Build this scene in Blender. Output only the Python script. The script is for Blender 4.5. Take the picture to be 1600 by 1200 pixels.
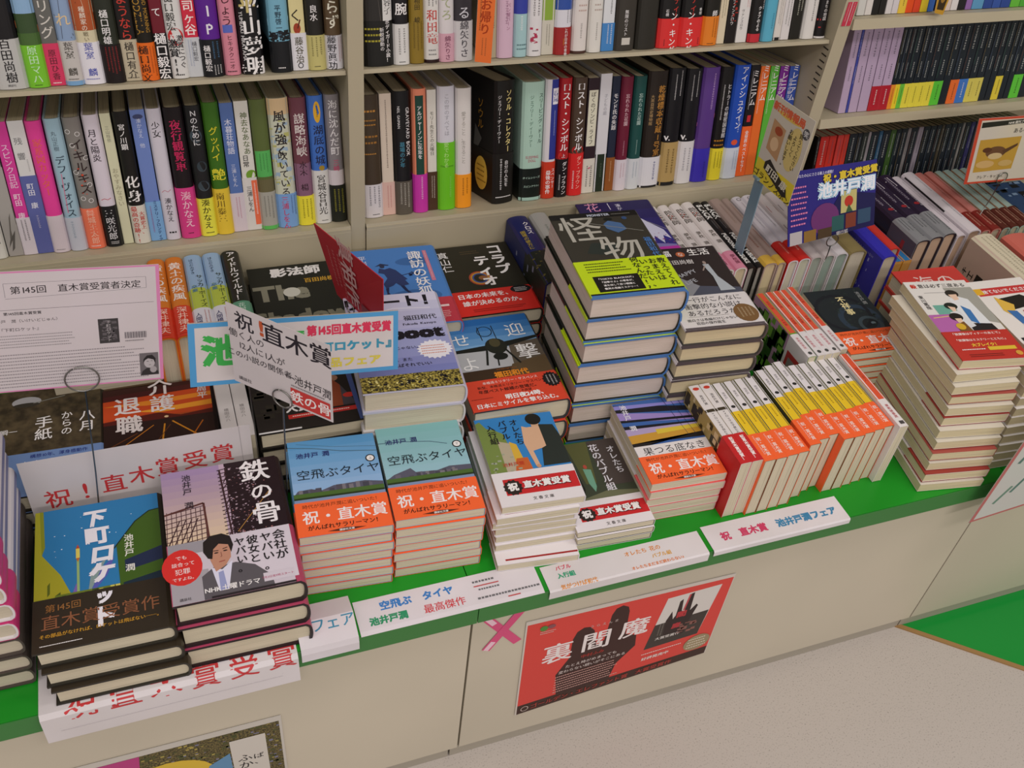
import bpy, math, random
from mathutils import Matrix, Vector
for o in list(bpy.data.objects): bpy.data.objects.remove(o)
SC = bpy.context.scene
COL = SC.collection
# ---------------------------------------------------------------- camera
cam = bpy.data.cameras.new('camera'); camo = bpy.data.objects.new('camera', cam); COL.objects.link(camo)
RC = ((0.93862356, -0.16116366, 0.30497883), (-0.33213953, -0.66091459, 0.67296005), (0.09310825, -0.73295169, -0.67387883))
M3 = Matrix(RC) @ Matrix(((1, 0, 0), (0, -1, 0), (0, 0, -1)))
camo.matrix_world = Matrix.Translation((0, 0, 1.385)) @ M3.to_4x4()
cam.sensor_fit = 'HORIZONTAL'; cam.sensor_width = 36; cam.lens = 36 * 1527.13 / 1600
cam.clip_start = 0.02; cam.clip_end = 50
SC.camera = camo
# ---------------------------------------------------------------- light and exposure
w = bpy.data.worlds.new('world'); SC.world = w; w.use_nodes = True
w.node_tree.nodes['Background'].inputs[0].default_value = (1.0, 0.92, 0.88, 1)
w.node_tree.nodes['Background'].inputs[1].default_value = 0.31
SC.view_settings.view_transform = 'Standard'; SC.view_settings.look = 'None'
SC.view_settings.exposure = 0.04; SC.view_settings.gamma = 1; SC.view_settings.use_curve_mapping = False
def lamp(name, loc, sx, sy, power, col, rot=(0, 0, 0)):
    l = bpy.data.lights.new(name, 'AREA'); l.shape = 'RECTANGLE'; l.size = sx; l.size_y = sy; l.energy = power; l.color = col
    o = bpy.data.objects.new(name, l); o.location = loc; o.rotation_euler = rot; COL.objects.link(o); return o
lamp('ceiling_light', (0.2, -0.85, 2.68), 2.4, 0.35, 28, (1, .90, .85))
lamp('ceiling_light', (1.6, 0.15, 2.68), 1.2, 0.35, 12, (1, .95, .88))
lamp('ceiling_light', (-1.4, 0.0, 2.68), 1.2, 0.35, 9, (1, .90, .86))
lamp('ceiling_light', (0.6, -3.1, 2.68), 2.8, 0.35, 72, (1, .90, .86))

# ---------------------------------------------------------------- materials
def lin(c): return c / 12.92 if c <= .04045 else ((c + .055) / 1.055) ** 2.4
def dk(h, k=.72): return ''.join('%02x' % int(int(h[i:i + 2], 16) * k) for i in (0, 2, 4))
def rgb(h):
    return tuple(lin(int(h[i:i + 2], 16) / 255) for i in (0, 2, 4)) + (1,)
MATS = {}
def mat(h, rough=.5, kind='ink'):
    k = (h, rough, kind)
    if k in MATS: return MATS[k]
    m = bpy.data.materials.new(kind + '_' + h); m.use_nodes = True
    nt = m.node_tree; b = nt.nodes['Principled BSDF']
    b.inputs['Base Color'].default_value = rgb(h); b.inputs['Roughness'].default_value = rough
    b.inputs['Specular IOR Level'].default_value = .35
    def noise(scale, detail=3):
        tc = nt.nodes.new('ShaderNodeTexCoord'); mp = nt.nodes.new('ShaderNodeMapping'); nz = nt.nodes.new('ShaderNodeTexNoise')
        mp.inputs['Scale'].default_value = scale; nz.inputs['Scale'].default_value = 1; nz.inputs['Detail'].default_value = detail
        nt.links.new(tc.outputs['Object'], mp.inputs[0]); nt.links.new(mp.outputs[0], nz.inputs[0]); return nz
    def mixcol(nz, c2, lo, hi):
        r = nt.nodes.new('ShaderNodeValToRGB'); r.color_ramp.elements[0].position = lo; r.color_ramp.elements[1].position = hi
        r.color_ramp.elements[0].color = rgb(c2); r.color_ramp.elements[1].color = rgb(h)
        nt.links.new(nz.outputs[0], r.inputs[0]); nt.links.new(r.outputs[0], b.inputs['Base Color']); return r
    if kind == 'pages':
        mixcol(noise((9, 9, 2600)), 'a89f88', .25, .55)
        b.inputs['Specular IOR Level'].default_value = .1
    elif kind == 'laminate':
        mixcol(noise((3, 3, 3), 2), dk(h, .95), .3, .7)
    elif kind == 'greentop':
        mixcol(noise((6, 6, 6), 2), '12821c', .3, .7)
    elif kind == 'speckle':
        nz = noise((420, 420, 420), 2); mixcol(nz, '969088', .28, .42)
    elif kind == 'paper':
        mixcol(noise((7, 7, 7), 3), 'c9c4c4', .2, .7)
    elif kind == 'speckphoto':
        mixcol(noise((420, 420, 420), 6), '2a2410', .40, .62)
    elif kind == 'grain':
        mixcol(noise((90, 90, 90), 5), dk(h, .6), .35, .65)
    elif kind == 'metal':
        b.inputs['Metallic'].default_value = 1
    elif kind == 'clear':
        b.inputs['Transmission Weight'].default_value = 1; b.inputs['IOR'].default_value = 1.2
    MATS[k] = m; return m

# ---------------------------------------------------------------- mesh buffer
class MB:
    def __init__(s): s.v = []; s.f = []; s.m = []; s.mats = []
    def mi(s, m):
        if m not in s.mats: s.mats.append(m)
        return s.mats.index(m)
    def face(s, pts, m):
        n = len(s.v); s.v += [tuple(p) for p in pts]; s.f.append(tuple(range(n, n + len(pts)))); s.m.append(s.mi(m))
    def tris(s, pts, faces, m):
        n = len(s.v); s.v += [tuple(p) for p in pts]; i = s.mi(m)
        for f in faces: s.f.append(tuple(n + k for k in f)); s.m.append(i)
    def box(s, a, b, m, bev=0):
        x0, y0, z0 = a; x1, y1, z1 = b
        P = [(x0, y0, z0), (x1, y0, z0), (x1, y1, z0), (x0, y1, z0), (x0, y0, z1), (x1, y0, z1), (x1, y1, z1), (x0, y1, z1)]
        s.tris(P, [(0, 3, 2, 1), (4, 5, 6, 7), (0, 1, 5, 4), (1, 2, 6, 5), (2, 3, 7, 6), (3, 0, 4, 7)], m)
    def tube(s, pts, r, m, n=8):
        pts = [Vector(p) for p in pts]; rings = []
        up = Vector((.3, .9, .2))
        for i, p in enumerate(pts):
            d = (pts[min(i + 1, len(pts) - 1)] - pts[max(i - 1, 0)]).normalized()
            a = d.cross(up).normalized(); b = d.cross(a)
            rings.append([p + r * (math.cos(t) * a + math.sin(t) * b) for t in [k * 2 * math.pi / n for k in range(n)]])
        P = [q for R in rings for q in R]; F = []
        for i in range(len(pts) - 1):
            for k in range(n): F.append((i * n + k, i * n + (k + 1) % n, (i + 1) * n + (k + 1) % n, (i + 1) * n + k))
        F.append(tuple(range(n))); F.append(tuple((len(pts) - 1) * n + k for k in reversed(range(n))))
        s.tris(P, F, m)
    def build(s, name, parent=None, smooth=False):
        me = bpy.data.meshes.new(name); me.from_pydata(s.v, [], s.f)
        for m in s.mats: me.materials.append(m)
        me.polygons.foreach_set('material_index', s.m)
        if smooth: me.polygons.foreach_set('use_smooth', [True] * len(s.f))
        me.update(); o = bpy.data.objects.new(name, me); COL.objects.link(o)
        if parent: o.parent = parent
        return o
def tag(o, label, cat, group=None, kind=None):
    if label: o['label'] = label
    if cat: o['category'] = cat
    if group: o['group'] = group
    if kind: o['kind'] = kind
    return o
def empty(name, mw):
    o = bpy.data.objects.new(name, None); o.empty_display_size = .02; COL.objects.link(o); o.matrix_world = mw; return o

# ---------------------------------------------------------------- lettering
_cu = bpy.data.curves.new('glyph', 'FONT'); _go = bpy.data.objects.new('glyph', _cu); COL.objects.link(_go)
_cu.resolution_u = 2
GL = {}
def glyph(ch, wt):
    wt = 0; k = (ch, wt)
    if k not in GL:
        _cu.body = ch; _cu.offset = 0
        bpy.context.view_layer.update()
        me = _go.evaluated_get(bpy.context.evaluated_depsgraph_get()).to_mesh()
        P = [(v.co.x, v.co.y) for v in me.vertices]; F = [tuple(p.vertices) for p in me.polygons]
        if not P: P = [(0, 0), (.3, 0)]; F = []
        xs = [p[0] for p in P]
        wide = ord(ch) > 0x2000
        GL[k] = (P, F, 1.0 if wide else max(xs) + .06, min(xs))
    return GL[k]
VROT = 'ー―〜…(（)）「」'
def bold(wt):
    if wt < .008: return [(0, 0)]
    w = wt * .9
    if wt < .035: return [(-w, 0), (w, 0), (0, w)]
    return [(-w, -w), (w, -w), (-w, w), (w, w), (0, 0)]
def text(buf, fm, W, H, s, u, v, size, col, wt=.0, mode='h', sx=1., rot=0., sp=1., shear=0.):
    """u,v = centre of the line; size in metres"""
    m = mat(col)
    if wt == 0 and mode == 'v' and size >= .0075: wt = .011
    if mode == 'h':
        adv = [glyph(c, wt)[2] * sp if c != ' ' else .45 for c in s]; tot = sum(adv)
        x = -tot / 2
        cr, sr = math.cos(rot), math.sin(rot)
        for c, a in zip(s, adv):
            if c not in ' 　':
                P, F, _, x0 = glyph(c, wt)
                for ci, (ex, ey) in enumerate(bold(wt)):
                    pts = []
                    for px, py in P:
                        lx = (x + px + ex) * size * sx; ly = (py - .38 + ey) * size; lx += ly * shear
                        pts.append(fm(u * W + lx * cr - ly * sr, v * H + lx * sr + ly * cr, ci * 5e-6))
                    buf.tris(pts, F, m)
            x += a
    else:
        n = len(s); y = n * sp / 2 - .5 * sp
        for c in s:
            if c not in ' 　':
                P, F, a, x0 = glyph(c, wt); hw = .5 if ord(c) > 0x2000 else a / 2
                for ci, (ex, ey) in enumerate(bold(wt)):
                    pts = []
                    for px, py in P:
                        lx = (px - hw); ly = (py - .38)
                        if c in VROT: lx, ly = ly, -lx
                        pts.append(fm(u * W + (lx + ex) * size * sx, v * H + (ly + ey + y) * size, ci * 5e-6))
                    buf.tris(pts, F, m)
            y -= sp
def cell(buf, fm, x0, y0, x1, y1, m, rnd):
    """one character too small to read: a few strokes"""
    w_, h_ = x1 - x0, y1 - y0
    if min(w_, h_) < .0007:
        buf.face([fm(x0, y0 + h_ * .15), fm(x1, y0 + h_ * .15), fm(x1, y1 - h_ * .15), fm(x0, y1 - h_ * .15)], m); return
    k = rnd.random(); a = .11
    R = [(0, .82, 1, .98), (.1, .05, .9, .2)] if k < .5 else [(0, .45, 1, .6), (.15, .8, .85, .93)]
    R += [(.42, 0, .58, 1)] if rnd.random() < .6 else [(.1, .1, .26, .9), (.72, .1, .88, .9)]
    for p, q, r, s in R: buf.face([fm(x0 + p * w_, y0 + q * h_), fm(x0 + r * w_, y0 + q * h_), fm(x0 + r * w_, y0 + s * h_), fm(x0 + p * w_, y0 + s * h_)], m)
def draw(buf, fm0, W, H, ops, lift0=.00012, step=.00006, cut=1):
    rnd = random.Random(7); step = min(step, .0007 / max(1, len(ops)))
    for i, op in enumerate(ops):
        L = lift0 + step * i
        fm = lambda x, y, e=0, L=L: fm0(x, y, L + e)
        k = op[0]
        if k == 'r':
            _, u0, v0, u1, v1, c = op
            for q in range(cut):
                a = u0 + (u1 - u0) * q / cut; b = u0 + (u1 - u0) * (q + 1) / cut
                buf.face([fm(a * W, v0 * H), fm(b * W, v0 * H), fm(b * W, v1 * H), fm(a * W, v1 * H)], mat(c))
        elif k == 'R':      # rect with a named material kind
            _, u0, v0, u1, v1, c, kd = op
            buf.face([fm(u0 * W, v0 * H), fm(u1 * W, v0 * H), fm(u1 * W, v1 * H), fm(u0 * W, v1 * H)], mat(c, .5, kd))
        elif k == 'g':      # printed colour ramp, top to bottom, n bands
            _, u0, v0, u1, v1, c1, c2, n = op
            A = [int(c1[j:j + 2], 16) for j in (0, 2, 4)]; B = [int(c2[j:j + 2], 16) for j in (0, 2, 4)]
            for q in range(n):
                t = q / max(1, n - 1); c = ''.join('%02x' % round(A[j] * (1 - t) + B[j] * t) for j in range(3))
                y1 = v1 + (v0 - v1) * q / n; y0 = v1 + (v0 - v1) * (q + 1) / n
                buf.face([fm(u0 * W, y0 * H), fm(u1 * W, y0 * H), fm(u1 * W, y1 * H), fm(u0 * W, y1 * H)], mat(c))
        elif k == 'p':
            _, P, c = op
            buf.face([fm(a * W, b * H) for a, b in P], mat(c))
        elif k == 'l':      # line
            _, P, wd, c = op
            for (a, b), (a2, b2) in zip(P, P[1:]):
                dx, dy = (a2 - a) * W, (b2 - b) * H; d = math.hypot(dx, dy) or 1; nx, ny = -dy / d * wd / 2, dx / d * wd / 2
                buf.face([fm(a * W + nx, b * H + ny), fm(a * W - nx, b * H - ny), fm(a2 * W - nx, b2 * H - ny), fm(a2 * W + nx, b2 * H + ny)], mat(c))
        elif k == 'e':
            _, cu, cv, ru, rv, c = op[:6]; n = 20
            buf.face([fm((cu + ru * math.cos(t)) * W, (cv + rv * math.sin(t)) * H) for t in [j * 2 * math.pi / n for j in range(n)]], mat(c))
        elif k == 's':      # starburst
            _, cu, cv, ru, rv, c, n = op
            buf.face([fm((cu + ru * (1 if j % 2 else .84) * math.cos(j * math.pi / n)) * W, (cv + rv * (1 if j % 2 else .84) * math.sin(j * math.pi / n)) * H) for j in range(2 * n)], mat(c))
        elif k == 'o':      # ring
            _, cu, cv, r, wd, c = op; n = 20
            for j in range(n):
                t0, t1 = j * 2 * math.pi / n, (j + 1) * 2 * math.pi / n
                buf.face([fm(cu * W + q * math.cos(t), cv * H + q * math.sin(t)) for q, t in ((r, t0), (r, t1), (r - wd, t1), (r - wd, t0))], mat(c))
        elif k in 'ht' or k == 'v':
            _, s, u, v, size, c = op[:6]; kw = op[6] if len(op) > 6 else {}
            text(buf, fm, W, H, s, u, v, size / 1000, c, mode='v' if k == 'v' else 'h', **kw)
        elif k == 'm':      # print too small to read: broken dashes, n lines; dir h or v
            _, u0, v0, u1, v1, n, c, d = op
            for q in range(n):
                if d == 'h':
                    y0 = v1 + (v0 - v1) * (q + .28) / n; y1 = v1 + (v0 - v1) * (q + .72) / n; x = u0; g = abs(y1 - y0) * H / W
                    end = u0 + (u1 - u0) * rnd.uniform(.8, 1)
                    while x < end:
                        s = g * rnd.uniform(.6, 1.1); cell(buf, fm, x * W, y0 * H, (x + s) * W, y1 * H, mat(c), rnd); x += s + g * .3
                else:
                    x0 = u0 + (u1 - u0) * (q + .28) / n; x1 = u0 + (u1 - u0) * (q + .72) / n; y = v1; g = (x1 - x0) * W / H
                    end = v1 + (v0 - v1) * rnd.uniform(.75, 1)
                    while y > end:
                        s = g * rnd.uniform(.6, 1.1); cell(buf, fm, x0 * W, (y - s) * H, x1 * W, y * H, mat(c), rnd); y -= s + g * .35
        elif k == 'n':      # scattered flecks inside a rect
            _, u0, v0, u1, v1, n, sz, c = op
            for q in range(n):
                s = sz / 1000 * rnd.uniform(.5, 1.2); r2 = s * rnd.uniform(.3, 1); a = rnd.uniform(u0 * W, max(u0 * W, u1 * W - s)); b = rnd.uniform(v0 * H, max(v0 * H, v1 * H - r2)); s = min(s, u1 * W - a); r2 = min(r2, v1 * H - b)
                buf.face([fm(a, b), fm(a + s, b), fm(a + s, b + r2), fm(a, b + r2)], mat(c))

# ---------------------------------------------------------------- books
class Book:
    """local frame: x fore-edge -> spine, y tail -> head, z back cover -> front cover"""
    def __init__(s, w, h, t, hard):
        s.w, s.h, s.t, s.hard = w, h, t, hard
        s.b = .0022 if hard else .0006
        s.B = min(.006, t * .28) if hard else min(.0007, t * .06)
        s.o = .003 if hard else .0003
    def sp(s, q):            # q: 0 at front-cover side .. 1 at back-cover side; returns x, z, nx, nz
        a = (q - .5) * 2
        e = 2.0 if s.hard else 4.0
        def f(a): return s.B * max(0, 1 - abs(a) ** e) ** (1 / e)
        x = s.w + f(a); z = s.t * (1 - q)
        d = (f(min(1, a + .02)) - f(max(-1, a - .02))) / (min(1, a + .02) - max(-1, a - .02)) / (s.t / 2)
        n = math.hypot(1, d)
        return x, z, 1 / n, d / n
    def path(s, ins=0., wrap=False, n=10):
        P = [(0, 0)] if not wrap else [(0, s.b), (0, 0)]
        for i in range(n + 1):
            x, z, _, _ = s.sp(1 - i / n); P.append((x, z))
        P.append((0, s.t))
        if wrap: P.append((0, s.t - s.b))
        return P
def offs(P, e):
    out = []
    for i, (x, z) in enumerate(P):
        ns = []
        for a, b in ((i - 1, i), (i, i + 1)):
            if a < 0 or b >= len(P): continue
            dx, dz = P[b][0] - P[a][0], P[b][1] - P[a][1]; d = math.hypot(dx, dz)
            if d > 1e-9: ns.append((dz / d, -dx / d))
        nx = sum(q[0] for q in ns); nz = sum(q[1] for q in ns); d = math.hypot(nx, nz) or 1
        nx /= d; nz /= d; k = 1 / max(.5, nx * ns[0][0] + nz * ns[0][1])
        out.append((x + nx * e * k, z + nz * e * k))
    return out
def shell(buf, P, e0, e1, y0, y1, m):
    A = offs(P, e0); B = offs(P, e1); n = len(P); V = []
    for y in (y0, y1):
        V += [(x, y, z) for x, z in A] + [(x, y, z) for x, z in B]
    F = []
    for i in range(n - 1):
        F.append((n + i, n + i + 1, 3 * n + i + 1, 3 * n + i)); F.append((i + 1, i, 2 * n + i, 2 * n + i + 1))
        F.append((i, i + 1, n + i + 1, n + i)); F.append((2 * n + i + 1, 2 * n + i, 3 * n + i, 3 * n + i + 1))
    F.append((0, n, 3 * n, 2 * n)); F.append((n - 1, 3 * n - 1, 4 * n - 1, 2 * n - 1)[::-1])
    buf.tris(V, F, m)
PROTO = {}
def parts(spec):
    """meshes of cover, page_block, paper_band for a spec dict; cached"""
    key = id(spec)
    if key in PROTO: return PROTO[key]
    w, h, t, hard = spec['w'], spec['h'], spec['t'], spec.get('hard', False)
    B = Book(w, h, t, hard)
    out = []
    front = lambda x, y, L: (x, y, t + L)
    def spine(x, y, L):
        q = min(1, max(0, x / t)); X, Z, nx, nz = B.sp(q); L2 = L + .00012
        return (X + nx * L2, y, Z + nz * L2)
    c = MB(); shell(c, B.path(), -B.b, 0, 0, h, mat(spec.get('col', 'd8d4cc'), spec.get('rough', .38), 'cover'))
    if spec.get('front'): draw(c, front, w, h, spec['front'])
    if spec.get('spine'): draw(c, spine, t, h, spec['spine'], cut=8 if hard else 4)
    out.append(('cover', c))
    if spec.get('tail'): shell(c, B.path(wrap=True, n=8), -B.b * .9, .0010, -.0006, -.00015, mat(spec['tail'], .5, 'cover'))
    p = MB(); pm = mat(spec.get('page', 'd6ceb6'), .9, 'pages'); o = B.o
    P = [(o, B.b)] + [(x - B.b * nx - .0002, min(t - B.b, max(B.b, z))) for x, z, nx, nz in [B.sp(1 - i / 8) for i in range(9)]] + [(o, t - B.b)]
    n = len(P); y0, y1 = (o, h - o)
    V = [(x, y0, z) for x, z in P] + [(x, y1, z) for x, z in P]
    p.tris(V, [tuple(range(n)), tuple(reversed(range(n, 2 * n)))] + [(i, n + i, n + (i + 1) % n, (i + 1) % n) for i in range(n)], pm)
    out.append(('page_block', p))
    if spec.get('band'):
        bh, bc = spec['band']; g = MB(); e = .0009
        shell(g, B.path(wrap=True), .0002, e, -.0001, bh * h, mat(bc, .4, 'band'))
        H2 = bh * h
        if spec.get('bfront'): draw(g, lambda x, y, L: (x, y, t + L + e), w, H2, spec['bfront'])
        if spec.get('bspine'): draw(g, lambda x, y, L: spine(x, y, L + e), t, H2, spec['bspine'], cut=8 if hard else 4)
        out.append(('paper_band', g))
    res = []
    for nm, mb in out:
        me = bpy.data.meshes.new(nm); me.from_pydata(mb.v, [], mb.f)
        for m in mb.mats: me.materials.append(m)
        me.polygons.foreach_set('material_index', mb.m); me.update(); res.append((nm, me))
    PROTO[key] = res; PROTO[('keep', key)] = spec
    return res
def book(spec, mw, label, group):
    root = empty('hardcover_book' if spec.get('hard') else 'paperback_book', mw)
    tag(root, label, 'book', group)
    for nm, me in parts(spec):
        o = bpy.data.objects.new(nm, me); COL.objects.link(o); o.parent = root
    return root
def flat(x, y, z, ang): return Matrix.Translation((x, y, z)) @ Matrix.Rotation(ang, 4, 'Z')
def basis(o, X, Y, Z):
    m = Matrix((X, Y, Z)).transposed().to_4x4(); return Matrix.Translation(o) @ m
def spine_out(xr, yf, zb, w, lean=0, yaw=0):     # spine plane at yf
    return Matrix.Translation((xr, yf, zb)) @ Matrix.Rotation(yaw, 4, 'Z') @ Matrix.Rotation(lean, 4, 'Y') @ basis((0, w, 0), (0, -1, 0), (0, 0, 1), (-1, 0, 0))
def spine_up(xr, yf, zb, lean=0, yaw=0):
    return Matrix.Translation((xr, yf, zb)) @ Matrix.Rotation(yaw, 4, 'Z') @ Matrix.Rotation(lean, 4, 'Y') @ basis((0, 0, 0), (0, 0, 1), (0, 1, 0), (-1, 0, 0))
ORD = ['', 'topmost', 'second', 'third', 'fourth', 'fifth', 'sixth', 'seventh', 'eighth', 'ninth', 'tenth', 'eleventh', 'twelfth', 'thirteenth', 'fourteenth', 'fifteenth', 'sixteenth',
       'seventeenth', 'eighteenth', 'nineteenth', 'twentieth', 'twenty-first', 'twenty-second', 'twenty-third', 'twenty-fourth', 'twenty-fifth', 'twenty-sixth', 'twenty-seventh', 'twenty-eighth', 'twenty-ninth', 'thirtieth', 'thirty-first', 'thirty-second', 'thirty-third', 'thirty-fourth', 'thirty-fifth']
CT = .400      # counter top height
# books on the four shelves: look, short name, left edge, thickness, height, colour, band, print on spine, print on band
UL = [
('pale grey banded black', 'black', -0.1635, 0.0342, 0.19, '1c1a1c', (0.302, 'c2c2c0'), [], [('v', '百田尚樹', 0.55, 0.58, 13, '1c1a1c'), ('h', '講談社', 0.5, 0.08, 3, '555555')]),
('green landscape lime-banded', 'lime', -0.1286, 0.0234, 0.19, '3c5232', (0.259, '7cc832'), [('r', 0, 0.446, 1, 1, '8fb4d8'), ('p', [(0, 0.36), (1, 0.331), (1, 0.374), (0, 0.403)], 'b85a30'), ('r', 0, 0.259, 1, 0.331, '4a6a34')], [('v', '原田マハ', 0.5, 0.55, 11, 'c8f0c0'), ('m', 0.3, 0.04, 0.7, 0.09, 1, '1c1a1c', 'h')]),
('grey rose-banded', 'grey', -0.1052, 0.0179, 0.19, '6a6a66', (0.259, 'd83c64'), [('v', 'リング', 0.5, 0.403, 15, 'd8d4cc')], [('v', '原田ひ香', 0.5, 0.5, 9, '6a2434'), ('m', 0.2, 0.03, 0.8, 0.1, 1, 'f0eeee', 'h')]),
('hazy blue bare-branch', 'hazy blue', -0.0873, 0.021, 0.19, '8ea6c8', (0.274, 'c8c4c0'), [('l', [(0.2, 0.648), (0.9, 0.302)], 0.0008, '5a6478'), ('l', [(0.1, 0.432), (0.8, 0.288)], 0.0008, '5a6478'), ('l', [(0.5, 0.576), (0.3, 0.288)], 0.0006, '5a6478'), ('v', 'れ', 0.5, 0.403, 16, 'e0c8a0')], [('v', '葉室\u3000麟', 0.5, 0.6, 10, '48443c'), ('r', 0, 0, 1, 0.1, '7aa8d4'), ('m', 0.2, 0.12, 0.8, 0.17, 1, '1c1a1c', 'h')]),
('orange and cream pictorial', 'cream', -0.067, 0.0249, 0.19, 'd8cfae', (0.259, 'e8e6ee'), [('r', 0, 0.331, 1, 0.576, 'b0562c'), ('p', [(0.1, 0.36), (0.6, 0.331), (0.8, 0.432), (0.3, 0.504)], '2c2420'), ('p', [(0.6, 0.475), (1, 0.432), (1, 0.576), (0.5, 0.576)], 'e8dcc0'), ('v', '種麟家の', 0.5, 0.403, 7, 'f0e8d8'), ('v', '戦い', 0.5, 0.295, 6, '7a7058')], [('v', '葉室\u3000麟', 0.5, 0.6, 10, '4a54b0'), ('m', 0.15, 0.1, 0.85, 0.16, 1, '4a54b0', 'h')]),
('dark green red-print', 'dark green', -0.0422, 0.0237, 0.19, '2a2e24', (0.238, '1c1414'), [('v', '樋口明雄', 0.45, 0.346, 10, 'f0eeee')], [('m', 0.2, 0.2, 0.85, 0.95, 4, 'a83030', 'v')]),
('black beige-banded', 'beige', -0.0184, 0.0187, 0.19, '181210', (0.259, 'bfb59c'), [('v', 'ようなら', 0.5, 0.396, 14, 'c8382c')], [('v', '樋口有介', 0.5, 0.5, 11, '3a342c'), ('m', 0.1, 0.05, 0.9, 0.1, 1, '1c1a1c', 'h')]),
('black orange-banded', 'orange', 0.0003, 0.0204, 0.19, '1c1810', (0.238, 'e86c1c'), [('h', 'GODZILLA', 0.35, 0.418, 11, 'b88a30', {'rot': -1.5708, 'sx': 0.9}), ('h', 'GOOD MORNING', 0.78, 0.432, 6, 'b88a30', {'rot': -1.5708})], [('v', '樋口尚文', 0.32, 0.45, 11, '40200c', {'wt': 0.02}), ('m', 0.62, 0.1, 0.95, 0.9, 2, '7a3810', 'v')]),
('maroon-topped black', 'maroon', 0.0207, 0.0153, 0.19, '701a28', (0.288, '141214'), [('v', 'て', 0.5, 0.418, 11, 'f0eeee')], [('v', '樋口毅宏', 0.5, 0.5, 14, 'f0eeee', {'wt': 0.02})]),
('white red-spot', 'white', 0.036, 0.0216, 0.19, 'dcdcda', None, [('v', '樋口毅宏', 0.35, 0.418, 11, '484844', {'wt': 0.02}), ('e', 0.5, 0.266, 0.42, 0.055, 'cc3030'), ('m', 0.2, 0.245, 0.8, 0.288, 2, 'f0eeee', 'h'), ('v', '激賞!!', 0.3, 0.137, 11, '1c1a1c', {'wt': 0.03}), ('v', '激賞につぐ', 0.7, 0.173, 8, '1c1a1c'), ('m', 0.2, 0.014, 0.8, 0.036, 1, '1c1a1c', 'h')], []),
('red upper, pale lower', 'red', 0.0575, 0.0163, 0.19, 'd02c44', (0.252, 'c8ccd0'), [('v', '司ヶ谷', 0.5, 0.374, 14, 'f4e8e4', {'wt': 0.02})], [('v', '樋口毅宏', 0.62, 0.65, 6, '3a3a44'), ('m', 0.1, 0.15, 0.5, 0.95, 2, '8a98b8', 'v')]),
('purple and black', 'purple', 0.0739, 0.0259, 0.19, '5c1e90', (0.238, '14161a'), [('v', 'R.I.P.', 0.55, 0.389, 17, 'e8e4f0', {'wt': 0.02, 'sp': 0.62}), ('p', [(0, 0.446), (0.5, 0.504), (0.3, 0.648), (0, 0.72)], '2c2c6a')], [('v', '樋口毅宏', 0.3, 0.5, 8, 'f0eeee'), ('m', 0.5, 0.4, 0.9, 0.95, 2, '4a78a0', 'v'), ('m', 0.5, 0.05, 0.9, 0.32, 3, 'f0eeee', 'v')]),
('plain pink', 'pink', 0.1006, 0.0199, 0.19, 'd88a9c', None, [('v', 'しょう', 0.45, 0.418, 13, '50202c'), ('r', 0.15, 0.274, 0.75, 0.324, '5a6ac0'), ('v', 'ヒキタクニオ', 0.5, 0.151, 7, '5a2a34'), ('m', 0.15, 0.014, 0.8, 0.036, 1, '1c1a1c', 'h')], []),
('black with heavy white lettering', 'black', 0.1213, 0.029, 0.19, '141214', None, [('v', '平山夢明', 0.62, 0.245, 24, 'f0eeee', {'wt': 0.03}), ('h', 'YUMEAKI HIRAYAMA', 0.2, 0.245, 6, 'f0eeee', {'rot': -1.5708}), ('v', '平', 0.5, 0.446, 20, 'c8b878', {'wt': 0.04}), ('n', 0, 0.0, 1, 0.086, 20, 2, 'f0eeee')], []),
('sky blue and black', 'sky blue', 0.1594, 0.0262, 0.19, '78b0c8', (0.202, '14161a'), [('p', [(0, 0.302), (1, 0.331), (1, 0.36), (0, 0.346)], '9cc4d4'), ('n', 0, 0.202, 1, 0.274, 60, 4, '14161a'), ('v', '平野啓一郎', 0.5, 0.331, 8, '1c2c3c')], [('m', 0.3, 0.1, 0.7, 0.2, 1, 'f0eeee', 'h')]),
('yellow violin', 'yellow', 0.1872, 0.0187, 0.19, 'ddd29a', (0.245, 'dcdce2'), [('v', 'く', 0.4, 0.36, 16, '2c2418'), ('e', 0.45, 0.274, 0.25, 0.035, 'a03c20'), ('l', [(0.5, 0.274), (0.7, 0.331)], 0.0016, '5c2414')], [('v', '藤谷治', 0.5, 0.55, 11, '54503c'), ('o', 0.5, 0.13, 0.0035, 0.001, '1c1a1c')]),
('black pale-yellow-banded', 'olive', 0.2067, 0.0229, 0.19, '24221e', (0.23, 'c4bc78'), [('v', '良水', 0.45, 0.374, 10, 'f0eeee')], [('m', 0.15, 0.3, 0.85, 0.95, 3, '6a6438', 'v'), ('m', 0.3, 0.08, 0.7, 0.14, 1, '1c1a1c', 'h')]),
('brown photo-spined', 'brown', 0.2304, 0.0216, 0.19, '5c4a34', (0.223, 'd8d8e0'), [('v', 'らず', 0.5, 0.36, 18, 'ecead8', {'wt': 0.02})], [('v', '藤野眞功', 0.35, 0.5, 11, '1c1a1c'), ('m', 0.7, 0.1, 0.95, 0.95, 2, 'a85050', 'v')])]
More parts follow.
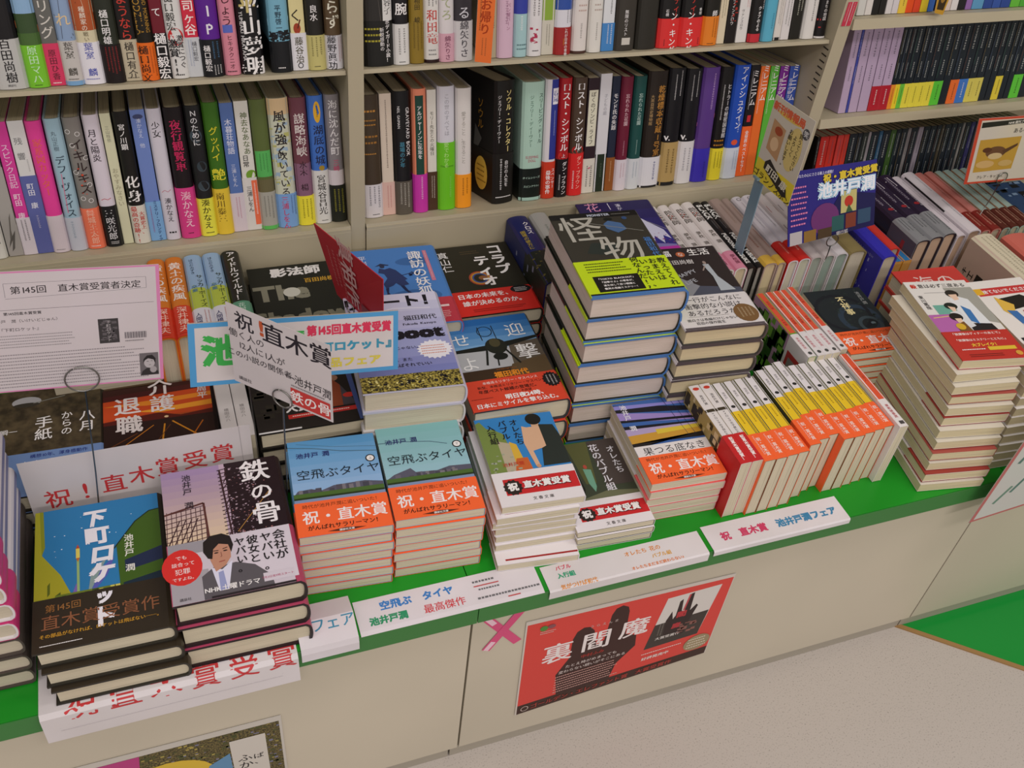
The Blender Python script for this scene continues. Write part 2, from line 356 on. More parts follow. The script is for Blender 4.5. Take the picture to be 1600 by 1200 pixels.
UM = [
('white-striped dark photo', 'dark photo', 0.2807, 0.0392, 0.19, '2e2c2a', (0.302, '1a1a18'), [('p', [(0, 0.302), (0.6, 0.302), (0.4, 0.72), (0, 0.72)], '585450'), ('r', 0.66, 0.302, 1, 1, 'dcdcda'), ('v', '渡辺容子', 0.83, 0.446, 10, '4a4a48')], [('v', 'ボディガード小説！', 0.8, 0.55, 6, 'f0eeee', {'wt': 0.02}), ('m', 0.05, 0.5, 0.6, 0.9, 3, 'a8a030', 'h'), ('v', '新鋭感動の', 0.6, 0.6, 6, 'f0eeee')]),
('black and white', 'black', 0.3207, 0.0212, 0.19, '1a181c', (0.274, 'dcdcda'), [('v', '腕', 0.5, 0.374, 16, 'f0eeee', {'wt': 0.02})], [('m', 0.2, 0.15, 0.8, 0.9, 2, '6a6a66', 'v'), ('m', 0.3, 0.04, 0.7, 0.1, 1, '1c1a1c', 'h')]),
('olive gold', 'olive', 0.3428, 0.0205, 0.19, '8c7428', None, [('v', '相田\u3000峻', 0.5, 0.36, 8, '3c3010'), ('m', 0.15, 0.072, 0.9, 0.288, 3, '5c4812', 'v')], []),
('white red-lettered', 'white', 0.3625, 0.0216, 0.19, 'dcdad6', None, [('v', '和田竜', 0.5, 0.245, 15, 'c43c34'), ('m', 0.2, 0.36, 0.9, 0.504, 3, '1c1a1c', 'v'), ('r', 0, 0.0, 1, 0.022, '2a1414'), ('m', 0.25, 0.043, 0.75, 0.101, 2, '888888', 'h')], []),
('white pink-banded', 'rose', 0.3841, 0.0209, 0.19, 'dcd8da', (0.194, 'd8a8b8'), [('v', 'てろ', 0.45, 0.36, 15, 'a8b088')], [('v', '綿矢りさ', 0.5, 0.5, 8, '7a3c58')]),
('half-photo white', 'photo', 0.405, 0.0257, 0.19, '3e3a40', (0.274, 'dcdadc'), [('v', 'る', 0.5, 0.331, 17, 'e8e8f0')], [('v', '綿矢りさ', 0.5, 0.55, 12, '46424a')]),
('thin tan', 'tan', 0.4568, 0.0094, 0.19, 'b0a488', None, [('m', 0.2, 0.144, 0.8, 0.504, 1, '6a5a40', 'v')], []),
('dusty pink', 'dusty pink', 0.4662, 0.0246, 0.19, 'd4b4c8', None, [('m', 0.3, 0.216, 0.7, 0.446, 1, 'a07890', 'v'), ('v', 'パン屋パーン', 0.6, 0.288, 6, 'a06888')], []),
('pale blue', 'pale blue', 0.4907, 0.02, 0.19, 'a4c8cc', None, [('r', 0, 0.302, 1, 1, '3440a0'), ('m', 0.3, 0.18, 0.7, 0.288, 1, 'f0eeee', 'v'), ('m', 0.2, 0.043, 0.9, 0.101, 2, '5a7a80', 'h')], []),
('white with red flowers', 'white', 0.5108, 0.0222, 0.19, 'dedcde', None, [('m', 0.2, 0.252, 0.8, 0.504, 2, '555050', 'v'), ('n', 0.1, 0.086, 0.7, 0.216, 14, 4, 'b03050'), ('m', 0.3, 0.029, 0.8, 0.05, 1, '1c1a1c', 'h')], []),
('beige green-topped', 'beige', 0.5329, 0.0185, 0.19, 'cac6b8', None, [('r', 0, 0.245, 1, 1, '88a83c'), ('m', 0.3, 0.043, 0.7, 0.216, 2, '6a685c', 'v')], []),
('teal red-banded', 'teal', 0.5514, 0.0255, 0.19, 'd8d8e0', (0.194, '9c2424'), [('r', 0, 0.317, 1, 1, '3050a0'), ('m', 0.6, 0.202, 0.95, 0.317, 2, '555555', 'v')], [('p', [(0, 0.2), (0.5, 0.35), (0.5, 0.6), (0, 0.5)], 'c88820'), ('v', 'これが日本の青春', 0.62, 0.5, 5, 'f0eeee')]),
('white dark-edged', 'white', 0.5779, 0.0238, 0.19, 'dcd6d2', None, [('m', 0.3, 0.288, 0.8, 0.36, 2, 'c0a8a0', 'h'), ('m', 0.4, 0.072, 0.65, 0.216, 1, '8a8884', 'v'), ('r', 0, 0.0, 1, 0.018, '4a3028')], []),
('plain white', 'white', 0.6027, 0.0221, 0.19, 'dcdad4', None, [('m', 0.3, 0.288, 0.8, 0.36, 2, 'b8a8a0', 'h'), ('m', 0.4, 0.072, 0.65, 0.216, 1, '8a8884', 'v')], []),
('white blue-banded', 'blue', 0.6258, 0.0182, 0.19, 'd8dce0', (0.202, '4484c4'), [('m', 0.5, 0.216, 0.8, 0.504, 1, '1c1a1c', 'v')], [('m', 0.3, 0.15, 0.9, 0.95, 2, 'f0eeee', 'v')]),
('dark brown boxed', 'dark brown', 0.645, 0.0328, 0.19, '3a3630', None, [('v', '無限のリスト', 0.45, 0.202, 6, 'f0eeee'), ('r', 0.3, 0.043, 0.7, 0.094, 'c8c4bc')], []),
('plain charcoal', 'charcoal', 0.6788, 0.0343, 0.19, '2c2a24', None, [], []),
('black scarlet-banded', 'scarlet', 0.7142, 0.0348, 0.19, '181616', (0.216, 'd83030'), [('v', 'スティー', 0.7, 0.317, 11, 'c83830'), ('v', '石橋', 0.3, 0.259, 5, 'f0eeee')], [('v', 'ン・キング', 0.62, 0.5, 12, 'f0eeee'), ('m', 0.2, 0.05, 0.35, 0.3, 1, '1c1a1c', 'v')]),
('second black scarlet-banded', 'scarlet', 0.7501, 0.0364, 0.19, '181616', (0.216, 'd83030'), [('v', 'スティー', 0.45, 0.317, 11, 'c83830'), ('v', '春樹', 0.8, 0.259, 5, 'f0eeee')], [('v', 'ン・キング', 0.38, 0.5, 12, 'f0eeee'), ('m', 0.75, 0.05, 0.9, 0.3, 1, '1c1a1c', 'v')]),
('black orange-banded', 'orange', 0.7876, 0.0262, 0.19, '1c1a14', (0.216, 'e08024'), [('v', '師', 0.6, 0.238, 9, 'f0eeee')], [('m', 0.5, 0.2, 0.85, 0.95, 2, '6c3808', 'v'), ('m', 0.3, 0.03, 0.7, 0.1, 1, '1c1a1c', 'h')]),
('slim cream', 'cream', 0.8148, 0.0133, 0.19, 'd8ccb0', None, [('m', 0.2, 0.144, 0.8, 0.432, 2, '8a8068', 'v')], []),
('black ornate', 'black', 0.8291, 0.0175, 0.19, '1c1616', None, [('v', 'フィンスロウ', 0.45, 0.23, 6, 'f0eeee'), ('n', 0.4, 0.144, 1, 0.432, 10, 4, 'a02c20')], []),
('white red-captioned', 'white', 0.8477, 0.0187, 0.19, 'dcdad8', None, [('v', 'ヴァンスロウ', 0.35, 0.173, 5, '1c1a1c'), ('m', 0.6, 0.216, 0.95, 0.504, 2, 'c86060', 'v')], []),
('black red-footed', 'black', 0.8675, 0.022, 0.19, '181616', None, [('r', 0, 0.0, 1, 0.065, 'c02c38'), ('v', 'クォアのよる', 0.55, 0.18, 6, 'f0eeee', {'wt': 0.02}), ('m', 0.7, 0.216, 0.95, 0.432, 1, 'f0eeee', 'v')], []),
('turquoise', 'turquoise', 0.8906, 0.0223, 0.19, '5aacc8', None, [('m', 0.5, 0.072, 0.8, 0.216, 1, '3c7c98', 'v')], []),
('white dark-footed', 'white', 0.9139, 0.0128, 0.19, 'd8d2cc', None, [('r', 0, 0.0, 1, 0.022, '1c1a1c'), ('m', 0.3, 0.072, 0.8, 0.432, 2, '8a8884', 'v')], []),
('white two-column', 'white', 0.9267, 0.0151, 0.19, 'd8d4d4', None, [('m', 0.2, 0.072, 0.9, 0.36, 2, '6a6a66', 'v'), ('r', 0, 0.36, 1, 1, '3a1c24')], []),
('black fine-print', 'black', 0.9429, 0.0184, 0.19, '201e18', None, [('m', 0.3, 0.108, 0.9, 0.576, 2, 'c8c8b8', 'v')], []),
('white narrow-titled', 'white', 0.9624, 0.0241, 0.19, 'dcdad6', None, [('m', 0.4, 0.072, 0.65, 0.504, 1, '555555', 'v')], []),
('glossy black end', 'black', 0.9876, 0.0199, 0.19, '161416', None, [('v', 'まちの地図', 0.5, 0.216, 6, 'f0eeee'), ('r', 0, 0.0, 1, 0.014, 'dcdada'), ('n', 0, 0.072, 0.4, 0.216, 2, 5, 'c03030')], [])]
LL = [
('plain white', 'white', -0.2277, 0.021, 0.1804, 'dcdcd4', None, [('m', 0.4, 0.1, 0.7, 0.15, 1, '1c1a1c', 'h')], []),
('black-labelled marble', 'marble', -0.2059, 0.0188, 0.1803, 'a8a4a0', None, [('r', 0, 0.68, 1, 1, '201c1c'), ('p', [(0.3, 0.1), (1, 0.25), (1, 0.4), (0.6, 0.3)], '6a6660'), ('p', [(0, 0.0), (0.5, 0.06), (0.8, 0.2), (0.3, 0.12)], '5c5854')], []),
('hot pink white-banded', 'hot pink', -0.1863, 0.0158, 0.1804, 'd8409c', (0.29, 'dcd4dc'), [('v', 'スピンク日記', 0.5, 0.68, 9.9, 'f0c8e4'), ('v', '町田\u3000康', 0.5, 0.38, 8.8, 'f8e0f0')], [('m', 0.2, 0.3, 0.8, 0.95, 2, '1c1a1c', 'v')]),
('white over slate-blue', 'slate blue', -0.1696, 0.0192, 0.1805, 'dcdcdc', (0.6, '6068a8'), [('v', '残\u3000響', 0.42, 0.8, 9.9, '8a8a8c'), ('m', 0.6, 0.62, 0.85, 0.72, 1, 'a0a0a0', 'v')], [('v', '町田\u3000康', 0.5, 0.75, 8.8, 'e8e8f4'), ('m', 0.3, 0.3, 0.7, 0.5, 1, 'b8b8d8', 'v')]),
('shocking pink', 'pink', -0.1497, 0.0202, 0.1797, 'e8449c', (0.29, 'dcd0d8'), [('v', '家系図カッター', 0.5, 0.66, 11.0, 'e8684c')], [('m', 0.2, 0.06, 0.8, 0.1, 1, '1c1a1c', 'h')]),
('powder blue', 'powder blue', -0.1279, 0.0212, 0.181, 'a0c0d0', (0.26, 'c8ccd8'), [('v', '丸山正樹', 0.45, 0.84, 6.6, '50606c'), ('v', 'デフ・ヴォイス', 0.5, 0.5, 12.1, '2c3c4c'), ('l', [(0.3, 0.3), (0.4, 0.6)], 0.0008, 'e07090')], [('m', 0.2, 0.3, 0.6, 0.9, 1, '98a8b8', 'v')]),
('grey honeycomb coral-banded', 'honeycomb', -0.1059, 0.0222, 0.1809, '86827e', (0.32, 'f47c5c'), [('o', 0.2, 0.9, 0.003, 0.0006, 'f0eeee'), ('o', 0.7, 0.88, 0.003, 0.0006, 'f0eeee'), ('o', 0.3, 0.8, 0.003, 0.0006, 'f0eeee'), ('o', 0.9, 0.7, 0.003, 0.0006, 'f0eeee'), ('o', 0.2, 0.6, 0.003, 0.0006, 'f0eeee'), ('o', 0.8, 0.5, 0.003, 0.0006, 'f0eeee'), ('o', 0.3, 0.4, 0.003, 0.0006, 'f0eeee'), ('o', 0.7, 0.38, 0.003, 0.0006, 'f0eeee'), ('v', 'イキルキス', 0.55, 0.64, 15.11, '302020'), ('n', 0.3, 0.4, 0.7, 0.85, 7, 2.5, 'e85030')], [('v', '舞城王太郎', 0.5, 0.55, 9.9, 'f8c0a8'), ('m', 0.2, 0.04, 0.8, 0.1, 1, 'f0eeee', 'h')]),
('white black-banded', 'white', -0.082, 0.0208, 0.1822, 'dcd4e0', (0.32, '1c1c1e'), [('v', '月と陽炎', 0.45, 0.78, 11.0, '3c343c'), ('l', [(0.2, 0.37), (0.4, 0.38), (0.6, 0.37), (0.8, 0.38)], 0.0008, 'c04050')], [('v', '三咲光郎', 0.5, 0.55, 11.0, 'dcdce0'), ('m', 0.3, 0.06, 0.8, 0.14, 2, 'f0eeee', 'h')]),
('narrow cream', 'cream', -0.0604, 0.0134, 0.1817, 'd8d8b8', None, [('v', '三山桂依', 0.5, 0.85, 5.5, '8a8a78'), ('v', 'おやすみなさい', 0.5, 0.45, 7.7, 'a8a488')], []),
('black white-banded', 'black', -0.0453, 0.0203, 0.1834, '1a1816', (0.3, 'dcd8cc'), [('v', '宮ノ川顕', 0.45, 0.82, 8.8, 'f0eeee'), ('v', '化身', 0.5, 0.43, 18, 'f0eeee', {'wt': 0.02, 'sp': 1.1})], [('v', '大賞史上、', 0.72, 0.55, 6.6, 'c84840', {'wt': 0.02}), ('v', '最高の奇跡!!', 0.3, 0.5, 7.7, 'c84840', {'wt': 0.02})]),
('periwinkle', 'periwinkle', -0.0233, 0.0188, 0.1835, '7088c8', (0.31, '7cacdc'), [('e', 0.5, 0.95, 0.35, 0.018, '404870'), ('v', '湊かなえ\u3000他', 0.5, 0.83, 6.6, 'd8e0f4')], [('v', 'ミステリ・フロンティア', 0.65, 0.5, 5.5, '1c3470', {'wt': 0.02}), ('m', 0.15, 0.1, 0.4, 0.9, 1, 'a04080', 'v')]),
('lilac-white', 'lilac-white', -0.0037, 0.0198, 0.1844, 'd4d0dc', None, [('v', '少女', 0.5, 0.85, 11.0, '1c1a1c'), ('l', [(0.2, 0.38), (0.4, 0.395), (0.6, 0.38), (0.8, 0.395)], 0.0008, 'c08090'), ('v', '湊かなえ', 0.5, 0.24, 8.8, '4a444c'), ('m', 0.25, 0.04, 0.75, 0.08, 1, '1c1a1c', 'h')], []),
('black magenta-banded', 'magenta', 0.0178, 0.0252, 0.1842, '1c1418', (0.4, 'd84088'), [('v', '夜行観覧車', 0.5, 0.72, 14.3, 'c8245c', {'wt': 0.02})], [('v', '湊かなえ', 0.5, 0.58, 13.2, 'f4c8d8'), ('m', 0.35, 0.08, 0.65, 0.13, 1, '1c1a1c', 'h')]),
('black smoky yellow-banded', 'smoky black', 0.044, 0.022, 0.1848, '1e1e20', (0.3, 'e8e44c'), [('e', 0.5, 0.78, 0.35, 0.05, '3c4a54'), ('e', 0.6, 0.55, 0.3, 0.04, '344048'), ('e', 0.55, 0.4, 0.35, 0.04, '3c4850'), ('v', 'Nのために', 0.5, 0.84, 9.9, 'dcdce0')], [('v', '湊かなえ', 0.5, 0.6, 11.0, '3c3a14'), ('m', 0.3, 0.06, 0.8, 0.13, 1, '1c1a1c', 'h')]),
('leaf green gold-banded', 'leaf green', 0.0668, 0.0222, 0.1872, '3c6c1c', (0.36, 'e4c43c'), [('v', 'グッバイ', 0.5, 0.7, 12.1, 'dcd030'), ('v', '艶', 0.5, 0.47, 18, 'e0d838', {'wt': 0.02})], [('v', '南川泰三', 0.4, 0.6, 11.0, '6a5414')]),
('denim blue rose-footed', 'denim blue', 0.0899, 0.0179, 0.184, '5874b0', (0.31, 'd4c8d0'), [('v', '木暮荘物語', 0.5, 0.75, 9.9, 'd8dcf0'), ('v', '三浦しをん', 0.5, 0.45, 6.6, 'd8dcf0')], [('m', 0.3, 0.3, 0.75, 0.9, 2, 'c06888', 'v')]),
('white brush-lettered', 'white', 0.1088, 0.019, 0.1851, 'dcdad2', (0.42, 'd8d4d0'), [('v', '神去なあなあ', 0.6, 0.76, 9.9, '5a6a3c'), ('v', '日常', 0.4, 0.55, 8.8, '1c1a1c'), ('e', 0.7, 0.44, 0.4, 0.04, '74a030')], [('v', '三浦しをん', 0.4, 0.6, 7.7, '4a4a48'), ('r', 0.62, 0.1, 1, 0.95, 'e8704c'), ('m', 0.7, 0.2, 0.95, 0.9, 1, 'f0eeee', 'v')]),
('khaki green-labelled', 'khaki', 0.1287, 0.0228, 0.1868, '5c6a38', (0.3, 'a8a69c'), [('r', 0.05, 0.42, 0.95, 0.62, '58b45c'), ('m', 0.2, 0.44, 0.8, 0.6, 3, '2c5c30', 'v'), ('r', 0, 0.3, 1, 0.4, '6a6444')], [('m', 0.2, 0.25, 0.85, 0.9, 3, '6a6a64', 'v'), ('r', 0, 0, 1, 0.1, '5cb858')]),
('patterned pastel', 'pastel', 0.1524, 0.0286, 0.1866, 'c8ccb8', (0.27, '7aa4d8'), [('r', 0, 0.88, 1, 1, 'dcc094'), ('n', 0, 0.3, 1, 0.85, 26, 7, '9cb4c8'), ('n', 0, 0.3, 1, 0.85, 16, 6, 'b8b870'), ('v', '風が強く', 0.5, 0.74, 16.5, '20181c', {'wt': 0.02}), ('v', '吹いている', 0.5, 0.43, 13.2, '20181c', {'wt': 0.01})], [('v', '三浦しをん', 0.4, 0.45, 9.9, 'c83c64'), ('m', 0.65, 0.3, 0.95, 0.95, 2, '40507c', 'v')]),
('maroon yellow-banded', 'maroon', 0.182, 0.0234, 0.1855, '70404c', (0.24, 'ece03c'), [('r', 0, 0.24, 1, 0.5, '886078'), ('v', '謀略海峡', 0.5, 0.72, 15.4, 'e4dcd8', {'wt': 0.01}), ('v', '水木\u3000楊', 0.5, 0.4, 11.0, '2c1820')], [('m', 0.2, 0.1, 0.9, 0.9, 3, '5c5810', 'v')]),
('blue cream-banded', 'blue', 0.2063, 0.0227, 0.1864, '4474c8', (0.43, 'dcdcd8'), [('e', 0.55, 0.88, 0.22, 0.08, 'e8b430'), ('m', 0.45, 0.82, 0.65, 0.94, 1, '1c1a1c', 'v'), ('v', '湖底の城', 0.55, 0.63, 14.3, '20203c', {'wt': 0.01}), ('e', 0.6, 0.45, 0.18, 0.02, 'a88c30')], [('v', '宮城谷昌光', 0.5, 0.55, 12.1, '3c3834'), ('m', 0.35, 0.04, 0.75, 0.08, 1, '1c1a1c', 'h')]),
('grey photo black-banded', 'grey photo', 0.2299, 0.0219, 0.1864, '8a868a', (0.3, '20241c'), [('v', '海に沈んだ町', 0.5, 0.75, 13.2, 'f0eef0'), ('r', 0, 0.3, 1, 0.42, 'd8d0d4'), ('v', '三崎', 0.5, 0.46, 8.8, 'c84870')], [('m', 0.15, 0.2, 0.9, 0.9, 3, 'a8a438', 'v')])]
LM = [
('brown scroll-printed', 'brown', 0.2788, 0.0283, 0.182, '463a2c', (0.28, 'dcd8dc'), [('m', 0.2, 0.85, 0.9, 0.9, 1, 'c0883c', 'h'), ('m', 0.2, 0.75, 0.8, 0.82, 2, 'b07c34', 'h'), ('m', 0.2, 0.6, 0.8, 0.7, 2, 'a07030', 'h'), ('m', 0.1, 0.52, 0.8, 0.55, 1, 'c0883c', 'h')], [('m', 0.2, 0.3, 0.9, 0.95, 3, '50505c', 'v'), ('m', 0.4, 0.06, 0.8, 0.13, 1, '1c1a1c', 'h')]),
('slim pink-footed cream', 'slim cream', 0.308, 0.0177, 0.1812, 'dccebc', (0.28, 'dcb8ac'), [('m', 0.35, 0.3, 0.65, 0.95, 1, '5c4c48', 'v')], [('m', 0.3, 0.1, 0.8, 0.9, 2, 'c07878', 'v')]),
('black and taupe', 'black', 0.3267, 0.0258, 0.1839, '18181a', (0.28, '5c564c'), [('h', 'GRAVEYARD BOOK', 0.82, 0.68, 7.5, 'f0eeee', {'rot': -1.5708}), ('h', 'NEIL GAIMAN', 0.3, 0.8, 5, 'f0eeee', {'rot': -1.5708}), ('v', '墓場の少年', 0.45, 0.5, 7.7, '4c90a8')], [('m', 0.2, 0.2, 0.85, 0.95, 3, 'c8c4b8', 'v')]),
('salmon with green label', 'salmon', 0.3545, 0.0221, 0.1856, 'e88c6c', (0.32, 'c838a8'), [('r', 0.2, 0.32, 0.75, 0.95, '1c4438'), ('v', 'アルジャーノンに花束を', 0.47, 0.66, 7.15, 'f0eeee', {'wt': 0.02})], [('m', 0.4, 0.25, 0.7, 0.95, 1, 'f0c8e8', 'v')]),
('white brown-banded slim', 'slim white', 0.3776, 0.0142, 0.1818, 'dcdad0', (0.33, '4c3424'), [('v', 'モリー先生との火曜日', 0.5, 0.65, 6.6, '5a564c')], [('m', 0.3, 0.2, 0.8, 0.9, 2, 'e8e0d0', 'v')]),
('white over vivid green', 'vivid green', 0.3928, 0.0265, 0.1864, 'd4d4dc', (0.56, '6cc424'), [('v', 'この世のすべては', 0.5, 0.78, 7.7, 'a8a8b0')], [('v', '愛でわかる', 0.45, 0.82, 7.7, 'b8e888'), ('h', 'The Secret', 0.5, 0.66, 4, '3c701c'), ('m', 0.55, 0.15, 0.8, 0.5, 1, '98d868', 'v')]),
('white amber-banded', 'amber', 0.4204, 0.0248, 0.182, 'dcd8d4', (0.29, 'f49c24'), [('v', '愛すること、生きること', 0.45, 0.6, 7.15, '98948c')], [('m', 0.3, 0.3, 0.8, 0.9, 2, '6c3c08', 'v')]),
('pale mint black-banded', 'mint', 0.5242, 0.0356, 0.1837, 'aed0c0', (0.28, '141c18'), [('v', 'スリーピング・ドール', 0.82, 0.7, 7.7, '2c4c40'), ('v', 'ジェフリー・ディーヴァー', 0.4, 0.68, 6.6, '4c7060'), ('h', 'SLEEPING', 0.5, 0.38, 6, 'c04868', {'sx': 0.8}), ('h', 'DOLL', 0.5, 0.35, 6, 'c04868', {'sx': 0.8})], [('h', 'タイムシリーズ', 0.5, 0.72, 4, 'c8e8d8'), ('h', 'スピンアウト!', 0.5, 0.45, 4, 'c8e8d8'), ('r', 0, 0, 1, 0.1, 'a8ccc0')]),
('white and navy red-banded', 'navy', 0.5609, 0.0218, 0.1853, 'dcd8dc', (0.32, 'cc3c24'), [('r', 0.4, 0.34, 1, 1, '2c3890'), ('r', 0.5, 0.8, 0.95, 0.93, 'e8e8f0'), ('v', '春嵐', 0.72, 0.865, 8.8, '2c3890'), ('m', 0.6, 0.5, 0.8, 0.75, 1, 'b8c0e8', 'v')], [('v', '最後の事件', 0.4, 0.45, 7.7, 'f0eeee', {'wt': 0.02}), ('v', 'スペンサー', 0.75, 0.55, 6.6, 'f0eeee')]),
('red-topped black', 'red and black', 0.5838, 0.0209, 0.1857, 'a81c24', (0.33, '181416'), [('v', 'ロスト・シンボル', 0.5, 0.68, 13.2, 'f0eeee', {'wt': 0.02}), ('e', 0.5, 0.36, 0.4, 0.04, 'c83028'), ('h', '上', 0.5, 0.36, 7, 'f0eeee')], [('v', 'ダン・ブラウン', 0.6, 0.5, 7.7, 'f0eeee'), ('m', 0.15, 0.1, 0.4, 0.6, 1, 'f0eeee', 'v')]),
('brown red-banded', 'brown', 0.6058, 0.0244, 0.1851, '4c3c30', (0.37, 'd82828'), [('v', 'ロスト・シンボル', 0.5, 0.68, 13.2, 'f0eeee', {'wt': 0.02}), ('e', 0.5, 0.4, 0.4, 0.04, 'b02020'), ('h', '下', 0.5, 0.4, 7, 'f0eeee')], [('v', 'ダン・ブラウン', 0.6, 0.55, 7.7, 'f8c0b0'), ('m', 0.15, 0.1, 0.4, 0.6, 1, 'f0eeee', 'v')]),
('black ivory-labelled', 'ivory', 0.6314, 0.0191, 0.1819, '2c1c24', (0.31, 'd8d4c8'), [('r', 0.1, 0.42, 0.9, 0.9, 'dcdac4'), ('v', 'ぼくのゾンビ・ライフ', 0.5, 0.66, 8.25, '2c2c20')], [('m', 0.15, 0.1, 0.9, 0.8, 2, '1c1a1c', 'v'), ('p', [(0, 1), (1, 1), (1, 0.85), (0.5, 0.7), (0, 0.8)], 'c03868')]),
('white dark-green-footed', 'white and green', 0.6515, 0.0192, 0.187, 'd8d8dc', None, [('r', 0, 0, 1, 0.33, '1e2c1c'), ('v', '子どもの庭', 0.55, 0.75, 6.6, 'a0a0a8'), ('m', 0.3, 0.1, 0.8, 0.25, 1, '50604c', 'v')], []),
('navy brown-banded', 'navy', 0.6719, 0.0137, 0.1822, '20283c', (0.3, '905424'), [('v', 'モンド氏の失踪', 0.5, 0.7, 8.25, 'f0eeee')], [('m', 0.3, 0.2, 0.7, 0.9, 1, 'dcb080', 'v')]),
('crimson', 'crimson', 0.6867, 0.0206, 0.1811, '6c1c34', (0.28, 'dcd4dc'), [('v', '忘れられた花園', 0.5, 0.72, 7.15, 'e8c8d0'), ('m', 0.4, 0.3, 0.6, 0.45, 1, 'e0b0c0', 'v')], [('m', 0.3, 0.3, 0.75, 0.9, 2, 'b88890', 'v')]),
('deep teal', 'deep teal', 0.7084, 0.022, 0.1806, '1c4c48', (0.28, 'd4d8dc'), [('v', '忘れられた花園', 0.5, 0.72, 7.15, 'c8e0d8'), ('m', 0.4, 0.3, 0.6, 0.45, 1, 'b0d0c8', 'v')], [('m', 0.3, 0.3, 0.75, 0.9, 2, '889cb0', 'v')]),
('dark brown gold-lettered', 'gold-lettered', 0.7316, 0.0351, 0.1862, '28201a', (0.27, 'dcdce2'), [('v', '乾燥標本収蔵1号室', 0.68, 0.58, 12.65, 'c0883c', {'wt': 0.01}), ('v', '大英自然史博物館', 0.25, 0.68, 6.05, 'b89868')], [('m', 0.5, 0.15, 0.8, 0.85, 1, '404880', 'v'), ('r', 0, 0, 1, 0.06, '1c1a1c')]),
('black tan-banded', 'tan', 0.7678, 0.0296, 0.1888, '16161a', (0.38, 'b49860'), [('m', 0.3, 0.7, 0.45, 0.95, 1, 'f0eeee', 'v'), ('m', 0.6, 0.75, 0.75, 0.98, 1, 'f0eeee', 'v'), ('h', 'V.', 0.2, 0.42, 10, 'f0eeee', {'wt': 0.04})], [('m', 0.2, 0.2, 0.8, 0.85, 2, '5c4820', 'v'), ('r', 0, 0, 1, 0.08, '1c1a1c')]),
('black white-banded', 'black and white', 0.7986, 0.0283, 0.186, '16161a', (0.38, 'dcdadc'), [('m', 0.3, 0.7, 0.45, 0.95, 1, 'f0eeee', 'v'), ('m', 0.6, 0.75, 0.75, 0.98, 1, 'f0eeee', 'v'), ('h', 'V.', 0.2, 0.42, 10, 'f0eeee', {'wt': 0.04})], [('m', 0.2, 0.2, 0.8, 0.85, 2, '8a8890', 'v')]),
('purple sunset', 'purple', 0.8279, 0.0307, 0.1861, '5c3c88', (0.3, '3c30b0'), [('g', 0, 0.3, 1, 0.95, '5c3c98', '20242c', 8), ('p', [(0, 0.5), (1, 0.56), (1, 0.6), (0, 0.53)], 'd07890'), ('m', 0.5, 0.6, 0.75, 0.95, 1, 'c8a8d8', 'v')], [('m', 0.5, 0.1, 0.8, 0.6, 1, '2c2480', 'v')]),
('black yellow-banded', 'yellow', 0.8597, 0.0244, 0.1853, '1a1818', (0.29, 'ecdc34'), [('v', 'ヒトラーの秘密図書館', 0.7, 0.62, 8.8, 'dcdce0'), ('m', 0.2, 0.5, 0.4, 0.85, 1, 'f0eeee', 'v'), ('m', 0.1, 0.3, 0.9, 0.38, 2, 'b87c20', 'h')], [('m', 0.2, 0.3, 0.85, 0.9, 3, '3c3810', 'v')]),
('royal blue', 'royal blue', 0.8852, 0.0292, 0.1865, '2450b8', (0.28, 'd4dce8'), [('v', 'アインシュタイン', 0.55, 0.72, 12.65, 'f0eeee', {'wt': 0.01}), ('m', 0.5, 0.4, 0.75, 0.55, 1, 'b8c8f0', 'v'), ('e', 0.5, 0.33, 0.2, 0.025, 'e05838')], [('m', 0.5, 0.2, 0.85, 0.9, 2, '8090b8', 'v')]),
('black with orange band', 'orange band', 0.9155, 0.017, 0.1842, '18161a', (0.46, 'f0682c'), [('v', 'ミレニアム', 0.6, 0.8, 11.55, 'f0eeee', {'wt': 0.02}), ('m', 0.15, 0.55, 0.35, 0.95, 1, 'f0eeee', 'v'), ('r', 0.3, 0.5, 0.7, 0.56, 'c82c38')], [('v', '全世界のベストセラー', 0.5, 0.5, 7.15, 'f0eeee', {'wt': 0.02})]),
('tangerine', 'tangerine', 0.9336, 0.0171, 0.1812, 'e8702c', None, [('v', 'ミレニアム', 0.6, 0.85, 11.64, 'f0eeee', {'wt': 0.02}), ('m', 0.1, 0.5, 0.35, 0.95, 1, 'f0eeee', 'v')], []),
('green with white title', 'green', 0.9519, 0.0172, 0.1801, '5cb43c', None, [('v', 'ミレニアム', 0.6, 0.85, 11.72, 'f0eeee', {'wt': 0.02}), ('m', 0.1, 0.5, 0.35, 0.95, 1, 'f0eeee', 'v')], []),
('violet with white title', 'violet', 0.9703, 0.0174, 0.179, '7c2c94', None, [('v', 'ミレニアム', 0.6, 0.85, 11.81, 'f0eeee', {'wt': 0.02}), ('v', '眠れる女と', 0.25, 0.8, 6.6, 'f0eeee')], []),
('cobalt with white title', 'cobalt', 0.9888, 0.0187, 0.1779, '3c58b0', None, [('v', 'ミレニアム', 0.6, 0.85, 12.1, 'f0eeee', {'wt': 0.02}), ('v', '狂卓の騎士', 0.25, 0.8, 6.6, 'f0eeee')], [])]
